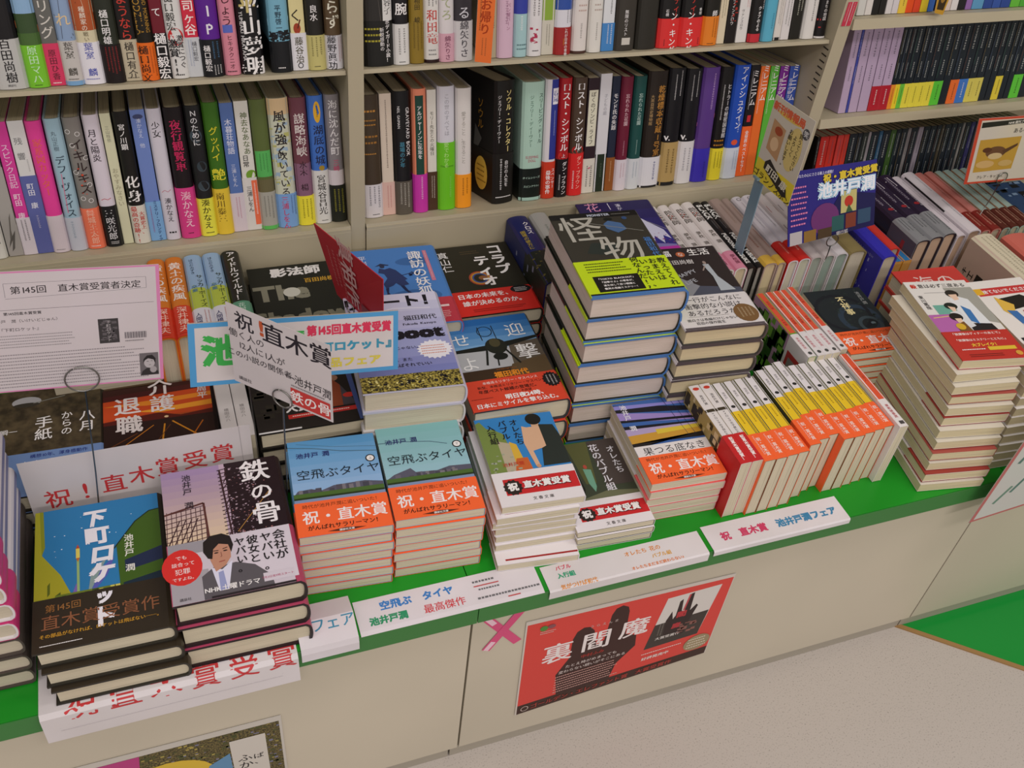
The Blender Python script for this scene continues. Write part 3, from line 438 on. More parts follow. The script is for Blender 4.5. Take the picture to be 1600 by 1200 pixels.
RM = [('b8a4c0', None, 1.0803, 0.0147), ('4048a0', None, 1.0957, 0.0045), ('b8a4c0', None, 1.1008, 0.0168), ('b8a4c0', None, 1.1189, 0.0195), ('b8a4c0', 'b02030', 1.1397, 0.0183), ('b8a4c0', 'b02030', 1.1593, 0.0185), ('1c242c', 'e89030', 1.1791, 0.008), ('1c242c', 'e8d030', 1.1877, 0.0086), ('1c242c', '6cc040', 1.197, 0.0087), ('1c242c', 'e4d848', 1.2064, 0.0154), ('1c242c', 'e4d848', 1.2231, 0.0128), ('1c242c', 'e4d848', 1.2366, 0.0136), ('1c242c', 'e4d848', 1.2508, 0.0157), ('1c242c', '5cc83c', 1.2672, 0.0185), ('1c242c', None, 1.2864, 0.0166), ('1c242c', 'e87030', 1.3036, 0.0174), ('1c242c', '4078c8', 1.3217, 0.0189), ('1c242c', 'd8cc60', 1.3413, 0.0155), ('1c242c', 'd8cc60', 1.3575, 0.0156), ('1c242c', None, 1.3738, 0.0142), ('1c242c', None, 1.3887, 0.0129), ('1c242c', 'e0cc40', 1.4023, 0.0144), ('1c242c', None, 1.4174, 0.0123), ('1c242c', None, 1.4304, 0.0116), ('1c242c', '60c83c', 1.4427, 0.0197), ('1c242c', None, 1.4632, 0.0176), ('1c242c', 'd8cc60', 1.4816, 0.0155)]
RT = [('d0d0cc', None, 1.0512, 0.0143), ('d8d4d0', None, 1.0661, 0.0126), ('1c1c1a', None, 1.0793, 0.0127), ('201e1c', None, 1.0925, 0.0115), ('d4d0d0', None, 1.1047, 0.0116), ('d0ccd0', None, 1.1168, 0.0116), ('dcd8d0', 'e0c040', 1.1291, 0.0129), ('e05020', None, 1.1426, 0.0142), ('d84828', None, 1.1575, 0.0131), ('e0c830', None, 1.1712, 0.0144), ('3c6cc0', None, 1.1862, 0.012), ('2c2418', None, 1.2057, 0.0127), ('d8c8c0', None, 1.219, 0.0121), ('dcd8d8', None, 1.2318, 0.0135), ('201e20', None, 1.2458, 0.0148), ('9068a8', None, 1.2613, 0.0123), ('5c98c0', None, 1.2743, 0.0228), ('2c4890', None, 1.2977, 0.0178), ('3454a0', None, 1.3162, 0.0166), ('2c4890', None, 1.3334, 0.0193), ('64b83c', None, 1.3534, 0.0195), ('50a838', None, 1.3735, 0.0183)]
RL = [('1c1816', None, 1.082, 0.0059), ('c83028', None, 1.0886, 0.0178), ('cc3428', None, 1.107, 0.0146), ('d04038', None, 1.1243, 0.0127), ('cc3c2c', None, 1.1376, 0.0107), ('1c242c', None, 1.149, 0.0168), ('1c242c', None, 1.1665, 0.0102), ('28302c', None, 1.1774, 0.0116), ('989498', None, 1.1896, 0.0055), ('1c242c', None, 1.1957, 0.0164), ('2c5878', None, 1.2129, 0.0076), ('1c242c', None, 1.2211, 0.0159), ('3c5c28', None, 1.2377, 0.0118), ('1c242c', None, 1.2502, 0.0105), ('1c242c', None, 1.2614, 0.0133), ('8c8888', None, 1.2754, 0.007), ('1c242c', None, 1.2831, 0.0141), ('a098a4', None, 1.2987, 0.0106), ('1c242c', None, 1.31, 0.0143), ('1c242c', None, 1.325, 0.0136), ('1c242c', None, 1.3393, 0.0108), ('4c4434', None, 1.3508, 0.0065), ('1c242c', None, 1.358, 0.0138), ('1c242c', None, 1.3725, 0.0124), ('1c242c', None, 1.3856, 0.0124), ('908c88', None, 1.3988, 0.0051), ('1c242c', None, 1.4047, 0.0125), ('302c60', None, 1.4179, 0.0096), ('1c242c', None, 1.4283, 0.0141), ('1c242c', None, 1.4431, 0.0142), ('34303c', None, 1.458, 0.0142), ('1c242c', None, 1.473, 0.0143), ('1c242c', None, 1.4881, 0.0144), ('1c242c', None, 1.5032, 0.0145), ('1c242c', None, 1.5185, 0.0161)]
TR = [
('white gold-lettered', 'white', 0.7328, 0.0204, 'e4dedc', None, [('v', '陰陽師', 0.5, 0.8, 14, '5c544c', {'wt': 0.015}), ('n', 0.2, 0.75, 0.8, 0.92, 5, 3, 'b05040'), ('v', '夢枕\u3000獏', 0.5, 0.46, 9, '6c645c')], [], 'd8c8a8'),
('white gold-lettered', 'white', 0.7544, 0.02, 'e4dedc', None, [('v', '陰陽師', 0.5, 0.8, 14, '5c544c', {'wt': 0.015}), ('n', 0.2, 0.75, 0.8, 0.92, 5, 3, 'b05040'), ('v', '夢枕\u3000獏', 0.5, 0.46, 9, '6c645c')], [], 'd8c8a8'),
('white pink-banded', 'pink-banded', 0.7755, 0.0213, 'e4dedc', (0.24, 'd88ca4'), [('v', '陰陽師', 0.5, 0.8, 14, '5c544c', {'wt': 0.015}), ('n', 0.2, 0.75, 0.8, 0.92, 5, 3, 'b05040'), ('v', '夢枕\u3000獏', 0.5, 0.46, 9, '6c645c')], [('v', '夢枕獏', 0.5, 0.5, 8, '7c3048')], 'd8c8a8'),
('white pink-banded', 'pink-banded', 0.798, 0.0215, 'e4dedc', (0.24, 'd88ca4'), [('v', '陰陽師', 0.5, 0.8, 14, '5c544c', {'wt': 0.015}), ('n', 0.2, 0.75, 0.8, 0.92, 5, 3, 'b05040'), ('v', '夢枕\u3000獏', 0.5, 0.46, 9, '6c645c')], [('v', '夢枕獏', 0.5, 0.5, 8, '7c3048')], 'd8c8a8'),
('black block-lettered', 'black', 0.8201, 0.015, '1c1a1a', None, [('h', 'BLACK', 0.5, 0.84, 13, 'e0e0dc', {'rot': -1.5708, 'wt': 0.05}), ('m', 0.2, 0.55, 0.8, 0.7, 2, '808080', 'v'), ('h', 'PUDONG YUSUKE', 0.5, 0.28, 9.5, 'e0e0dc', {'rot': -1.5708, 'wt': 0.05})], [], '9a9894'),
('black block-lettered', 'black', 0.8358, 0.0133, '1c1a1a', None, [('h', 'BLACK', 0.5, 0.84, 13, 'e0e0dc', {'rot': -1.5708, 'wt': 0.05}), ('m', 0.2, 0.55, 0.8, 0.7, 2, '808080', 'v'), ('h', 'PUDONG YUSUKE', 0.5, 0.28, 9.5, 'e0e0dc', {'rot': -1.5708, 'wt': 0.05})], [], '9a9894'),
('mauve and orange', 'orange', 0.8497, 0.0238, 'a8948c', None, [('g', 0, 0.1, 1, 0.6, 'c0a090', 'e08c2c', 6), ('r', 0, 0, 1, 0.12, 'd8b048'), ('m', 0.3, 0.55, 0.7, 0.9, 1, '9a8478', 'v'), ('m', 0.35, 0.2, 0.7, 0.5, 1, '8c3c18', 'v')], [], 'd8c8a0'),
('mauve and orange', 'orange', 0.8741, 0.0153, 'a8948c', None, [('g', 0, 0.1, 1, 0.6, 'c0a090', 'e08c2c', 6), ('r', 0, 0, 1, 0.12, 'd8b048'), ('m', 0.3, 0.55, 0.7, 0.9, 1, '9a8478', 'v'), ('m', 0.35, 0.2, 0.7, 0.5, 1, '8c3c18', 'v')], [], 'd8c8a0'),
('white red-footed', 'red-footed', 0.8931, 0.0187, 'dcd8e0', (0.28, 'd02c24'), [('m', 0.35, 0.4, 0.65, 0.9, 1, '8c848c', 'v'), ('o', 0.5, 0.95, 0.004, 0.001, '4c4850')], [('m', 0.3, 0.3, 0.7, 0.9, 1, 'f0b8a8', 'v')], 'd4cebc'),
('white red-footed', 'red-footed', 0.9124, 0.0218, 'dcd8e0', (0.28, 'd02c24'), [('m', 0.35, 0.4, 0.65, 0.9, 1, '8c848c', 'v'), ('o', 0.5, 0.95, 0.004, 0.001, '4c4850')], [('m', 0.3, 0.3, 0.7, 0.9, 1, 'f0b8a8', 'v')], 'c8ccb8'),
('pale square-patterned', 'pale', 0.9348, 0.022, 'c8c0c0', None, [('l', [(0.2, 0.8), (0.8, 0.8), (0.8, 0.7), (0.2, 0.7), (0.2, 0.8)], 0.0006, 'a05858'), ('l', [(0.2, 0.5), (0.8, 0.5), (0.8, 0.4), (0.2, 0.4), (0.2, 0.5)], 0.0006, '4c4040')], [], '9aa8a0'),
('pale square-patterned', 'pale', 0.9574, 0.0228, 'c8c0c0', None, [('l', [(0.2, 0.8), (0.8, 0.8), (0.8, 0.7), (0.2, 0.7), (0.2, 0.8)], 0.0006, '4c4040'), ('l', [(0.2, 0.5), (0.8, 0.5), (0.8, 0.4), (0.2, 0.4), (0.2, 0.5)], 0.0006, 'a05858')], [], '8ca49c'),
('white pink-edged', 'pink-edged', 0.9808, 0.0242, 'd8d4d8', None, [('m', 0.3, 0.1, 0.7, 0.7, 1, '9a94a0', 'v')], [], '8ca49c'),
('olive brown', 'olive', 1.0062, 0.0343, '8a7c50', None, [('m', 0.4, 0.8, 0.6, 0.9, 1, '5c5030', 'h')], [], 'd0c8b4')]
# ================================================================ the setting
WHT = 'f0eeee'; BLK = '1c1a1c'
def struct(name, mb, **k):
    o = mb.build(name); o['kind'] = 'structure'; return o
b = MB()
b.tris([(-2.2, -3, 0), (3.6, -3, 0), (3.6, -1.45, 0), (1.05, .66, 0), (-2.2, .66, 0)], [(0, 1, 2, 3, 4)], mat('bcb5ae', .30, 'speckle'))
b.tris([(1.05, .66, 0), (3.6, -1.45, 0), (3.6, .66, 0)], [(0, 1, 2)], mat('189038', .22))
b.tris([(-2.2, .66, 0), (3.6, .66, 0), (3.6, 1.7, 0), (-2.2, 1.7, 0)], [(0, 1, 2, 3)], mat('bcb5ae', .30, 'speckle'))
struct('floor', b)
b = MB(); d = Vector((3.6 - 1.05, -1.45 - .66, 0)).normalized(); n = Vector((-d.y, d.x, 0)) * .004
P0 = Vector((1.065, .648, 0)); P1 = Vector((3.6, -1.45, 0))
b.tris([P0 - n, P1 - n, P1 + n, P0 + n] + [q + Vector((0, 0, .0025)) for q in (P0 - n, P1 - n, P1 + n, P0 + n)], [(0, 1, 5, 4), (1, 2, 6, 5), (2, 3, 7, 6), (3, 0, 4, 7), (4, 5, 6, 7)], mat('9c7a4c', .4))
struct('trim_1', b)
b = MB(); b.box((-2.2, 1.62, 0), (3.6, 1.7, 2.8), mat('b8b09c', .7)); struct('wall_back', b)

# display cabinets: three units side by side
def cabinet(x0, x1, label):
    root = empty('display_cabinet', Matrix.Translation(((x0 + x1) / 2, .9, 0))); tag(root, label, 'cabinet', 'low display cabinets')
    inv = -Vector(((x0 + x1) / 2, .9, 0))
    def part(name, fn):
        m = MB(); fn(m); m.v = [(p[0] + inv.x, p[1] + inv.y, p[2]) for p in m.v]; o = m.build(name); o.parent = root; return o
    g = .0015
    part('front_panel', lambda m: m.box((x0 + g, .636, .028), (x1 - g, .656, .366), mat('cdc5b2', .45, 'laminate')))
    part('carcass', lambda m: m.box((x0 + g, .66, .02), (x1 - g, 1.185, .364), mat('a89f88', .6)))
    part('kick_plate', lambda m: m.box((x0 + g - .012, .640, .0005), (x1 - g - .012, .655, .0265), mat('a8a294', .5)))
    t = part('green_top', lambda m: m.box((x0 + .0006, .622, .3685), (x1 - .0006, 1.19, CT), mat('1f9a28', .32, 'greentop')))
    part('edge_band', lambda m: m.box((x0 + .0006, .6205, .3687), (x1 - .0006, .6218, CT - .0008), mat('3a7c3c', .42)))
cabinet(-.95, .2755, 'low beige cabinet with green top at left, pink flower poster on it')
cabinet(.2755, 1.085, 'low beige cabinet with green top, middle one bearing the red poster')
cabinet(1.085, 2.0, 'low beige cabinet with green top, rightmost, standing on green floor')

# bookshelves
TH = math.radians(11)
def tilt(z, y=1.215): return Matrix.Translation((0, y, z)) @ Matrix.Rotation(-TH, 4, 'X')
SHM = ('c0b79c', .5, 'laminate')
def bookcase(x0, x1, boards, ledge, label, side_l=None, side_r=None):
    root = empty('bookcase', Matrix.Identity(4)); tag(root, label, 'bookcase', 'wall bookcases')
    sm = mat(*SHM)
    for nm, s in (('side_panel', side_l), ('side_panel', side_r)):
        if s:
            m = MB(); m.box((s[0], 1.198, .0), (s[1], 1.50, 1.75), sm); o = m.build(nm, root)
            if s[0] > .9 :
                k = MB()
                for q in range(9): k.box((s[0] - .0006, 1.203, .786 - q * .0105), (s[0] + .0002, 1.216, .7878 - q * .0105), mat('2c2820'))
                k.build('shelf_slots', root)
    for z in boards:
        m = MB(); M = tilt(z)
        def q(p): return M @ Vector(p)
        th_, ov_ = (.0062, .0085) if z == .801 else (.0110, .0195) if z == .564 else (.0165, .0195)
        m.box((x0, -ov_, -th_), (x1, .245, -.0006), sm)
        m.v = [tuple(q(p)) for p in m.v]; m.build('shelf', root)
    m = MB(); m.box((x0, 1.194, .0), (x1, 1.2, ledge), sm); m.build('ledge_front', root)
    m = MB(); m.box((x0, 1.46, .0), (x1, 1.475, 1.75), sm); m.build('back_panel', root)
bookcase(-.75, .2525, [1.04, .801, .564], .5625, 'beige bookcase at left, narrower divider on its right side', None, (.2535, .2745))
bookcase(.2755, 1.0085, [1.04, .801, .564], .5625, 'beige bookcase in the middle between the two dividers', None, (1.0095, 1.0325))
bookcase(1.0335, 2.0, [1.04, .834, .667, .460], .456, 'beige bookcase at right holding the small dark paperbacks')

# ================================================================ books on the shelves
def shelf_row(data, zb, where, group, W=.130):
    n = len(data)
    for i, e in enumerate(data):
        desc, short, x0, t, h, col, band, ops, bops = e
        hard = t > .0195
        sp = dict(w=W, h=h, t=t - .0006, hard=hard, col=col, spine=ops, band=band, bspine=bops, page='ccc2a4')
        l, r = (data[i - 1][1] if i else None), (data[i + 1][1] if i < n - 1 else None)
        if l and r: lab = '%s book between %s and %s ones, %s' % (desc, l, r, where)
        else: lab = '%s book at the %s end, %s' % (desc, 'right' if l else 'left', where)
        M = tilt(zb) @ Matrix.Translation((0, -1.215, -zb)) @ spine_out(x0 + t, 1.215, zb + .0004, W + .006)
        book(sp, M, lab, group)
shelf_row(UL, .801, 'top left shelf', 'books on the top left shelf')
shelf_row(UM, .801, 'top middle shelf', 'books on the top middle shelf')
shelf_row(LL, .564, 'lower left shelf', 'books on the lower left shelf')
shelf_row(LM, .564, 'lower middle shelf', 'books on the lower middle shelf')
# one thick black book leaning askew between the amber and the mint one
sp = dict(w=.130, h=.188, t=.036, hard=True, col='1a1816', rough=.3,
          front=[('v', 'ソウル', .72, .7, 16, 'a87c28'), ('v', 'コレクター', .3, .62, 12, 'a87c28'), ('p', [(.55, .3), (.75, .5), (.6, .6)], '5c5c58')],
          spine=[('v', 'ソウル・コレクター', .62, .68, 10.5, 'e8d890', {'wt': .02}), ('v', 'ジェフリー・ディーヴァー', .2, .7, 6, WHT)],
          band=(.42, '1c1a16'), bspine=[('v', '自分の人生を', .55, .6, 7, WHT), ('m', .1, .1, .9, .16, 1, WHT, 'h'), ('m', .2, .3, .4, .9, 1, WHT, 'v')],
          bfront=[('e', .75, .5, .14, .34, 'e0c050'), ('m', .66, .3, .84, .7, 4, '8a6c20', 'h'), ('m', .1, .3, .5, .8, 4, 'a07c30', 'h')], page='ccc2a4')
M = tilt(.564) @ Matrix.Translation((0, -1.215, -.564)) @ spine_out(.5175, 1.215, .5646, .142, yaw=math.radians(13))
book(sp, Matrix.Translation((0, .0, 0)) @ M, 'thick black gold-lettered book standing askew on the lower middle shelf', 'books on the lower middle shelf')

# small paperbacks in the right-hand bookcase
def bunko_row(data, zb, h, cat, where, group, page, bandf=.30, lean=0, top=False):
    name = {'1c242c': 'navy', 'b8a4c0': 'lilac', 'c0b4c8': 'lilac'}
    n = len(data)
    def cn(c):
        if c in name: return name[c]
        r, g, bl = (int(c[i:i + 2], 16) for i in (0, 2, 4))
        if max(r, g, bl) < 75: return 'dark'
        if min(r, g, bl) > 190: return 'white'
        if max(r, g, bl) - min(r, g, bl) < 26: return 'grey'
        if r > 180 and g > 150 and bl < 120: return 'yellow'
        if r > 180 and g > 95 and bl < 110: return 'orange'
        if r > 150 and g < 95: return 'red'
        if g > r and g > bl: return 'green'
        if bl > r and r > 120: return 'violet'
        return 'blue' if bl >= r else 'brown'
    for i, (c, bc, x0, t) in enumerate(data):
        ink = 'c8ccc8' if int(c[0:2], 16) + int(c[2:4], 16) < 250 else '5c5864'
        ops = [('m', .25, .62, .75, .95, 1, ink, 'v'), ('m', .3, .34, .7, .56, 1, ink, 'v')]
        if c == N_: ops.append(('m', .05, .33, .2, .95, 1, ['8c5a40', '4c7c60', '98803c', '5c6c88'][i % 4], 'v'))
        bops = [('m', .3, .1, .7, .85, 1, '2c2820' if bc not in ('b02030', '4048a0', '4078c8') else WHT, 'v')]
        sp = dict(w=.105, h=h, t=t - .0004, hard=False, col=c, spine=ops, band=(bandf, bc) if bc else None, bspine=bops, page=page)
        k = ORD[i + 1] if i + 1 < len(ORD) else str(i + 1)
        d = cn(c) + (' ' + cn(bc) + '-banded' if bc else '')
        lab = '%s paperback, %s from the divider, %s' % (d, k if i else 'first', where)
        M = tilt(zb) @ Matrix.Translation((0, -1.215, -zb)) @ spine_out(x0 + t, 1.215, zb + .0004, .106)
        book(sp, M, lab, group)
N_ = '1c242c'
bunko_row(RM, .667, .136, 'book', 'middle shelf of right bookcase', 'paperbacks on the middle right shelf', 'd8ceb0')
bunko_row(RL, .460, .150, 'book', 'lowest shelf of right bookcase', 'paperbacks on the lowest right shelf', 'd8ceb0')
bunko_row(RT, .834, .150, 'book', 'top shelf of right bookcase', 'books on the top right shelf', 'a89f88')

# ================================================================ flat stacks on the counter
def stack(spec, x, y, ang, n, label, stackname, group, z0=None, drift=(0, 0), jit=.0015, low=None, seed=1, shifts=None):
    """n books; spec is the top one, low (default: same colours, no print) the ones under it. drift = shift per book downward"""
    rnd = random.Random(seed)
    if low is None:
        low = dict(spec); low['front'] = None; low['bfront'] = None
    z = CT + .0012 if z0 is None else z0
    for k in range(n):                     # k = 0 lowest
        top = k == n - 1; d = n - 1 - k
        dx, dy = drift[0] * d, drift[1] * d; a = ang
        if not top: dx += rnd.uniform(-jit, jit); dy += rnd.uniform(-jit, jit); a += rnd.uniform(-.008, .008)
        if shifts and d < len(shifts) and shifts[d]: dx += shifts[d][0]; dy += shifts[d][1]; a += shifts[d][2]
        lab = label if top else 'book %s from the top in %s' % (ORD[d + 1], stackname)
        lw = low[k % len(low)] if isinstance(low, list) else low
        book(spec if top else lw, flat(x + dx, y + dy, z, a), lab, group)
        z += spec['t'] + (.0021 if spec.get('band') or (isinstance(low, dict) and low.get('band')) else .0010)
    return z
R_ = math.radians
OBI_O = [('h', '時代が池井戸潤に追いついた！', .5, .86, 6.4, '5c2c14'), ('h', '祝・直木賞', .52, .53, 20, 'f4ecec', {'wt': .02, 'sx': .97}),
         ('h', 'がんばれサラリーマン！', .5, .22, 7.6, '2c1810', {'wt': .02}), ('p', [(.3, .07), (.5, .12), (.72, .07), (.5, .01)], '5c2c1c'), ('h', '講談社文庫', .51, .065, 3.4, WHT, {'wt': .02})]
ORG = 'fa6a36'
def sky_cover(top, low, vol, mtn):
    c = [('g', 0, .36, 1, 1, top, low, 7), ('l', [(0, .94), (.3, .9), (.6, .84), (1, .8)] if vol == '上' else [(0, .83), (.3, .82), (.6, .79), (.8, .74)], .0012, '4c6c80')]
    if vol == '上': c.append(('l', [(.1, .97), (.5, .9), (1, .85)], .0006, '4c6c80'))
    c.append(('p', mtn, '5a5a6c'))
    rr = random.Random(3 if vol == '上' else 6)
    for q in range(16):
        a = rr.uniform(.05 if vol == '上' else .02, .95); hh = rr.uniform(.44, .47) + (.02 if a > .4 and vol == '上' else 0); c.append(('r', a, .42, a + rr.uniform(.03, .07), hh, ['6a6674', '54505c', '7c7880', '484854'][q % 4]))
    c += [('h', '池井戸 潤', .27, .83, 9, '28286c', {'wt': .02}), ('e', .91, .72, .055, .04, BLK), ('e', .91, .72, .042, .03, WHT), ('h', vol, .91, .72, 4, BLK),
          ('h', '空飛ぶタイヤ', .53, .62, 16.5, '18242c', {'sx': 1.0}),
          ('r', 0, .375, 1, .425, '4c6c30'), ('r', 0, .36, 1, .385, '283818'), ('r', 0, .32, 1, .365, '8094b8')]
    return c
tyreL = dict(w=.1045, h=.148, t=.0134, col='6ca4d0', front=sky_cover('5c9cd0', '9cbce4', '上', [(0, .41), (.05, .46), (.2, .47), (.3, .44), (.45, .48), (.8, .49), (1, .46), (1, .41)]), band=(.335, ORG), bfront=OBI_O)
tyreR = dict(w=.1045, h=.148, t=.0134, col='80b0c4', front=sky_cover('84bcc0', '9cc4d4', '下', [(0, .42), (.1, .47), (.3, .52), (.35, .47), (.6, .46), (.75, .49), (1, .48), (1, .42)]), band=(.335, ORG), bfront=OBI_O)
stack(tyreL, .0815, .694, R_(-4.6), 7, 'sky-blue paperback with orange band, topmost of its stack, beside the black and lilac hardcover', 'the left orange-banded sky-blue stack', 'left stack of sky-blue paperbacks', seed=3)
stack(tyreR, .1905, .690, R_(-4.2), 7, 'pale teal sky paperback with orange band, topmost of the right sky-cover stack', 'the right orange-banded sky-cover stack', 'right stack of sky-cover paperbacks', seed=5)

shita = dict(w=.1305, h=.188, t=.0260, hard=True, col='2c2a24', front=[
    ('r', 0, .26, 1, 1, '2c7cb4'), ('n', .1, .6, .95, .98, 14, 1.6, 'e8f0f8'),
    ('p', [(0, 1), (.035, 1), (.06, .66), (.2, .5), (.32, .28), (0, .26)], 'a8a428'), ('p', [(.035, 1), (.065, 1), (.08, .72), (.055, .66)], '8a9020'), ('p', [(.16, .36), (.2, .38), (.2, .31), (.16, .3)], '4c5c18'), ('p', [(.1, .44), (.12, .46), (.12, .38), (.1, .36)], '5c6818'),
    ('p', [(.25, .27), (.38, .27), (.32, .42)], '7c64b4'), ('p', [(.36, .27), (.52, .27), (.38, .30)], '68641c'),
    ('p', [(.4, .3), (.44, .5), (.56, .56), (.52, .5)], '88a0a0'), ('p', [(.4, .29), (.52, .5), (.62, .56), (.56, .44)], '5c60b8'),
    ('r', .325, .3, .345, .62, '98b878'), ('r', .32, .6, .35, .67, 'e0d060'), ('p', [(.32, .67), (.335, .7), (.35, .67)], 'b84c30'), ('p', [(.32, .6), (.335, .57), (.35, .6)], 'c06c30'),
    ('r', 0, .24, .25, .35, '98a02c'), ('r', .16, .26, .7, .36, '6c7c28'), ('n', .2, .26, .7, .36, 26, 7, '3c5020'), ('n', .2, .26, .7, .36, 16, 6, 'd0c860'), ('r', .5, .26, .68, .34, 'c0b840'),
    ('p', [(.66, .26), (.64, .64), (.8, .8), (.92, .86), (1, .87), (1, .26)], '40601c'), ('l', [(.62, .62), (.8, .8), (.92, .865), (1, .87)], .0014, '1c2c1c'),
    ('p', [(.7, .52), (1, .58), (1, .48), (.7, .44)], '202c4c'), ('p', [(.68, .36), (1, .4), (1, .3), (.68, .28)], '182c3c'),
    ('v', '池井戸 潤', .74, .57, 10.5, 'e8e8e0', {'wt': .02})],
    band=(.345, '30281c'), bfront=[('h', '第145回', .22, .80, 10.5, '9c6c38'), ('h', '直木賞受賞作', .5, .53, 19.5, '8c5a3c', {'wt': .005}), ('h', 'その部品がなければ、ロケットは飛ばない──。', .5, .28, 5.3, 'd09c30', {'wt': .012, 'sx': 1.02}), ('m', .05, .08, .4, .13, 1, WHT, 'h')])
# the title runs over jacket and band alike: big slanted white letters

def slant(s, u, v, size, sh, sx=1.): return ('h', s, u, v, size, 'ecebf4', {'wt': .055, 'sx': sx, 'shear': sh})
shita['front'] += [slant('下', .47, .88, 25, .15), slant('町', .49, .745, 26, -.05), slant('ロ', .53, .60, 27, .1), slant('ケ', .52, .465, 28, .1)]
shita['bfront'] = [slant('ッ', .53, .86, 20, .1), slant('ト', .52, .46, 27, 0.)] + shita['bfront']
stack(shita, -.1955, .637, R_(-1.0), 3, 'dark-banded hardcover with white title on blue sky, nearest the left front', 'the three-high dark-banded stack at front left', 'stack of dark-banded hardcovers', drift=(.0035, -.006), jit=.001)

steel = [('l', [(.0, .38 + .035 * q), (.34, .41 + .035 * q)], .0011, '4c3038') for q in range(9)]
steel += [('l', [(.04 * q, .38), (.04 * q + .02, .68)], .0008, '54383c') for q in range(9)] + [('l', [(.34, .38), (.33, .71), (.0, .66)], .0024, '5c3430')] + [('l', [(.05 * q, .4), (.05 * q + .12, .6)], .0012, '3c2428') for q in range(4)]
bone = dict(w=.130, h=.188, t=.0338, tail='241c20', hard=True, col='2c1c20', rough=.3, front=[
    ('g', 0, .35, .55, 1, 'a48cb4', 'e4cca8', 12)] + steel + [
    ('r', .5, .4, 1, 1, '24141a'), ('n', .52, .42, .8, .98, 130, 2.2, 'b8a0b0'), ('n', .5, .42, .92, .9, 60, 1.6, 'a87070'), ('r', .5, .42, .545, 1, 'c0a8bc')] + [('l', [(.48, .44 + q * .03), (.72, .46 + q * .03)], .0012, '2c1c22') for q in range(18)] + [('l', [(.50 + .02 * (q % 3), .42 + q * .06), (.56, .48 + q * .06)], .0012, '3c2428') for q in range(9)] + [ ('l', [(.58, .44), (.9, .72)], .001, 'a87c40'), ('l', [(.5, .95), (.53, .42)], .002, '3c2428'),
    ('v', '池井戸 潤', .21, .82, 10.5, '2c2430'), ('h', '鉄', .8, .9, 35, 'f0ecf0', {'wt': .02}), ('h', 'の', .83, .72, 27, 'f0ecf0', {'wt': .02}), ('h', '骨', .84, .55, 34, 'f0ecf0', {'wt': .02})],
    band=(.425, 'd8ccd8'), bfront=[('r', 0, .8, .3, 1, '9c98a0'), ('r', 0, .0, .3, .5, 'a8a4ac'), ('e', .1, .6, .16, .30, 'd8302c'), ('h', 'でも', .1, .76, 6, WHT), ('h', '談合って', .11, .65, 6, WHT), ('h', '犯罪', .1, .53, 8, WHT), ('h', 'ですよね。', .11, .41, 5, WHT),
    ('p', [(.26, 0), (.26, .38), (.38, .5), (.46, .5), (.6, .52), (.78, .42), (.92, .2), (.94, 0)], '5c585e'), ('p', [(.36, .5), (.41, .1), (.5, .1), (.57, .56), (.46, .44)], 'dcdcf0'), ('p', [(.42, .4), (.47, .42), (.49, .1), (.42, .1)], '98a0cc'),
    ('p', [(.4, .42), (.36, .62), (.35, .8), (.42, .92), (.52, .92), (.57, .8), (.56, .62), (.5, .5)], 'c08c74'), ('p', [(.3, .78), (.31, .95), (.38, 1.04), (.5, 1.05), (.58, .98), (.6, .82), (.57, .7), (.55, .84), (.46, .88), (.4, .8), (.38, .64), (.34, .66)], '241c1c'),
    ('e', .425, .73, .018, .011, '241818'), ('e', .515, .745, .018, .011, '241818'), ('l', [(.40, .77), (.45, .765)], .001, '2c1c1c'), ('l', [(.49, .78), (.54, .795)], .001, '2c1c1c'), ('l', [(.47, .73), (.475, .66), (.46, .65)], .0007, '8c5848'), ('l', [(.44, .57), (.5, .58)], .0011, 'a04c48'),
    ('r', .72, .1, .965, .24, 'd4ccd8'), ('h', 'NHK土曜ドラマ', .47, .14, 8, WHT, {'wt': .025}), ('h', '7月3日夜9時スタート', .835, .165, 3.5, 'b03c68', {'wt': .01}), ('r', .3, 0, .97, .035, '2c2428'), ('h', '講談社', .1, .07, 4, '3c383c'),
    ('v', '会社が', .90, .68, 14, BLK, {'wt': .02}), ('v', 'ヤバい。', .79, .60, 13, BLK, {'wt': .02}), ('v', '彼女と', .68, .68, 13, BLK, {'wt': .02}), ('v', 'ヤバい。', .575, .62, 12, BLK, {'wt': .02})])
bone['bfront'].insert(0, ('r', .6, .1, 1, 1, 'd8d0dc'))
MAN = ('5c585e', 'dcdcf0', '98a0cc', 'c08c74', '241c1c', '241818', '2c1c1c', '8c5848', 'a04c48')
def shf(op):
    f = lambda x: .03 + x * .82
    if op[0] == 'p' and op[2] in MAN: return ('p', [(f(a), b2) for a, b2 in op[1]], op[2])
    if op[0] == 'l' and op[3] in MAN: return ('l', [(f(a), b2) for a, b2 in op[1]], op[2], op[3])
    if op[0] == 'e' and op[5] in MAN: return ('e', f(op[1])) + op[2:]
    return op
bone['bfront'] = [shf(o_) for o_ in bone['bfront']]
bone['band'] = (.425, 'b04464'); bone['bfront'].insert(0, ('r', 0, 0, .965, 1, 'cfc6d2'))
stack(bone, -.0575, .640, R_(-1.0), 3, 'lilac and black hardcover with a suited man on its white band', 'the three-high black and lilac stack', 'stack of lilac and black hardcovers', drift=(.001, -.004), jit=.001)

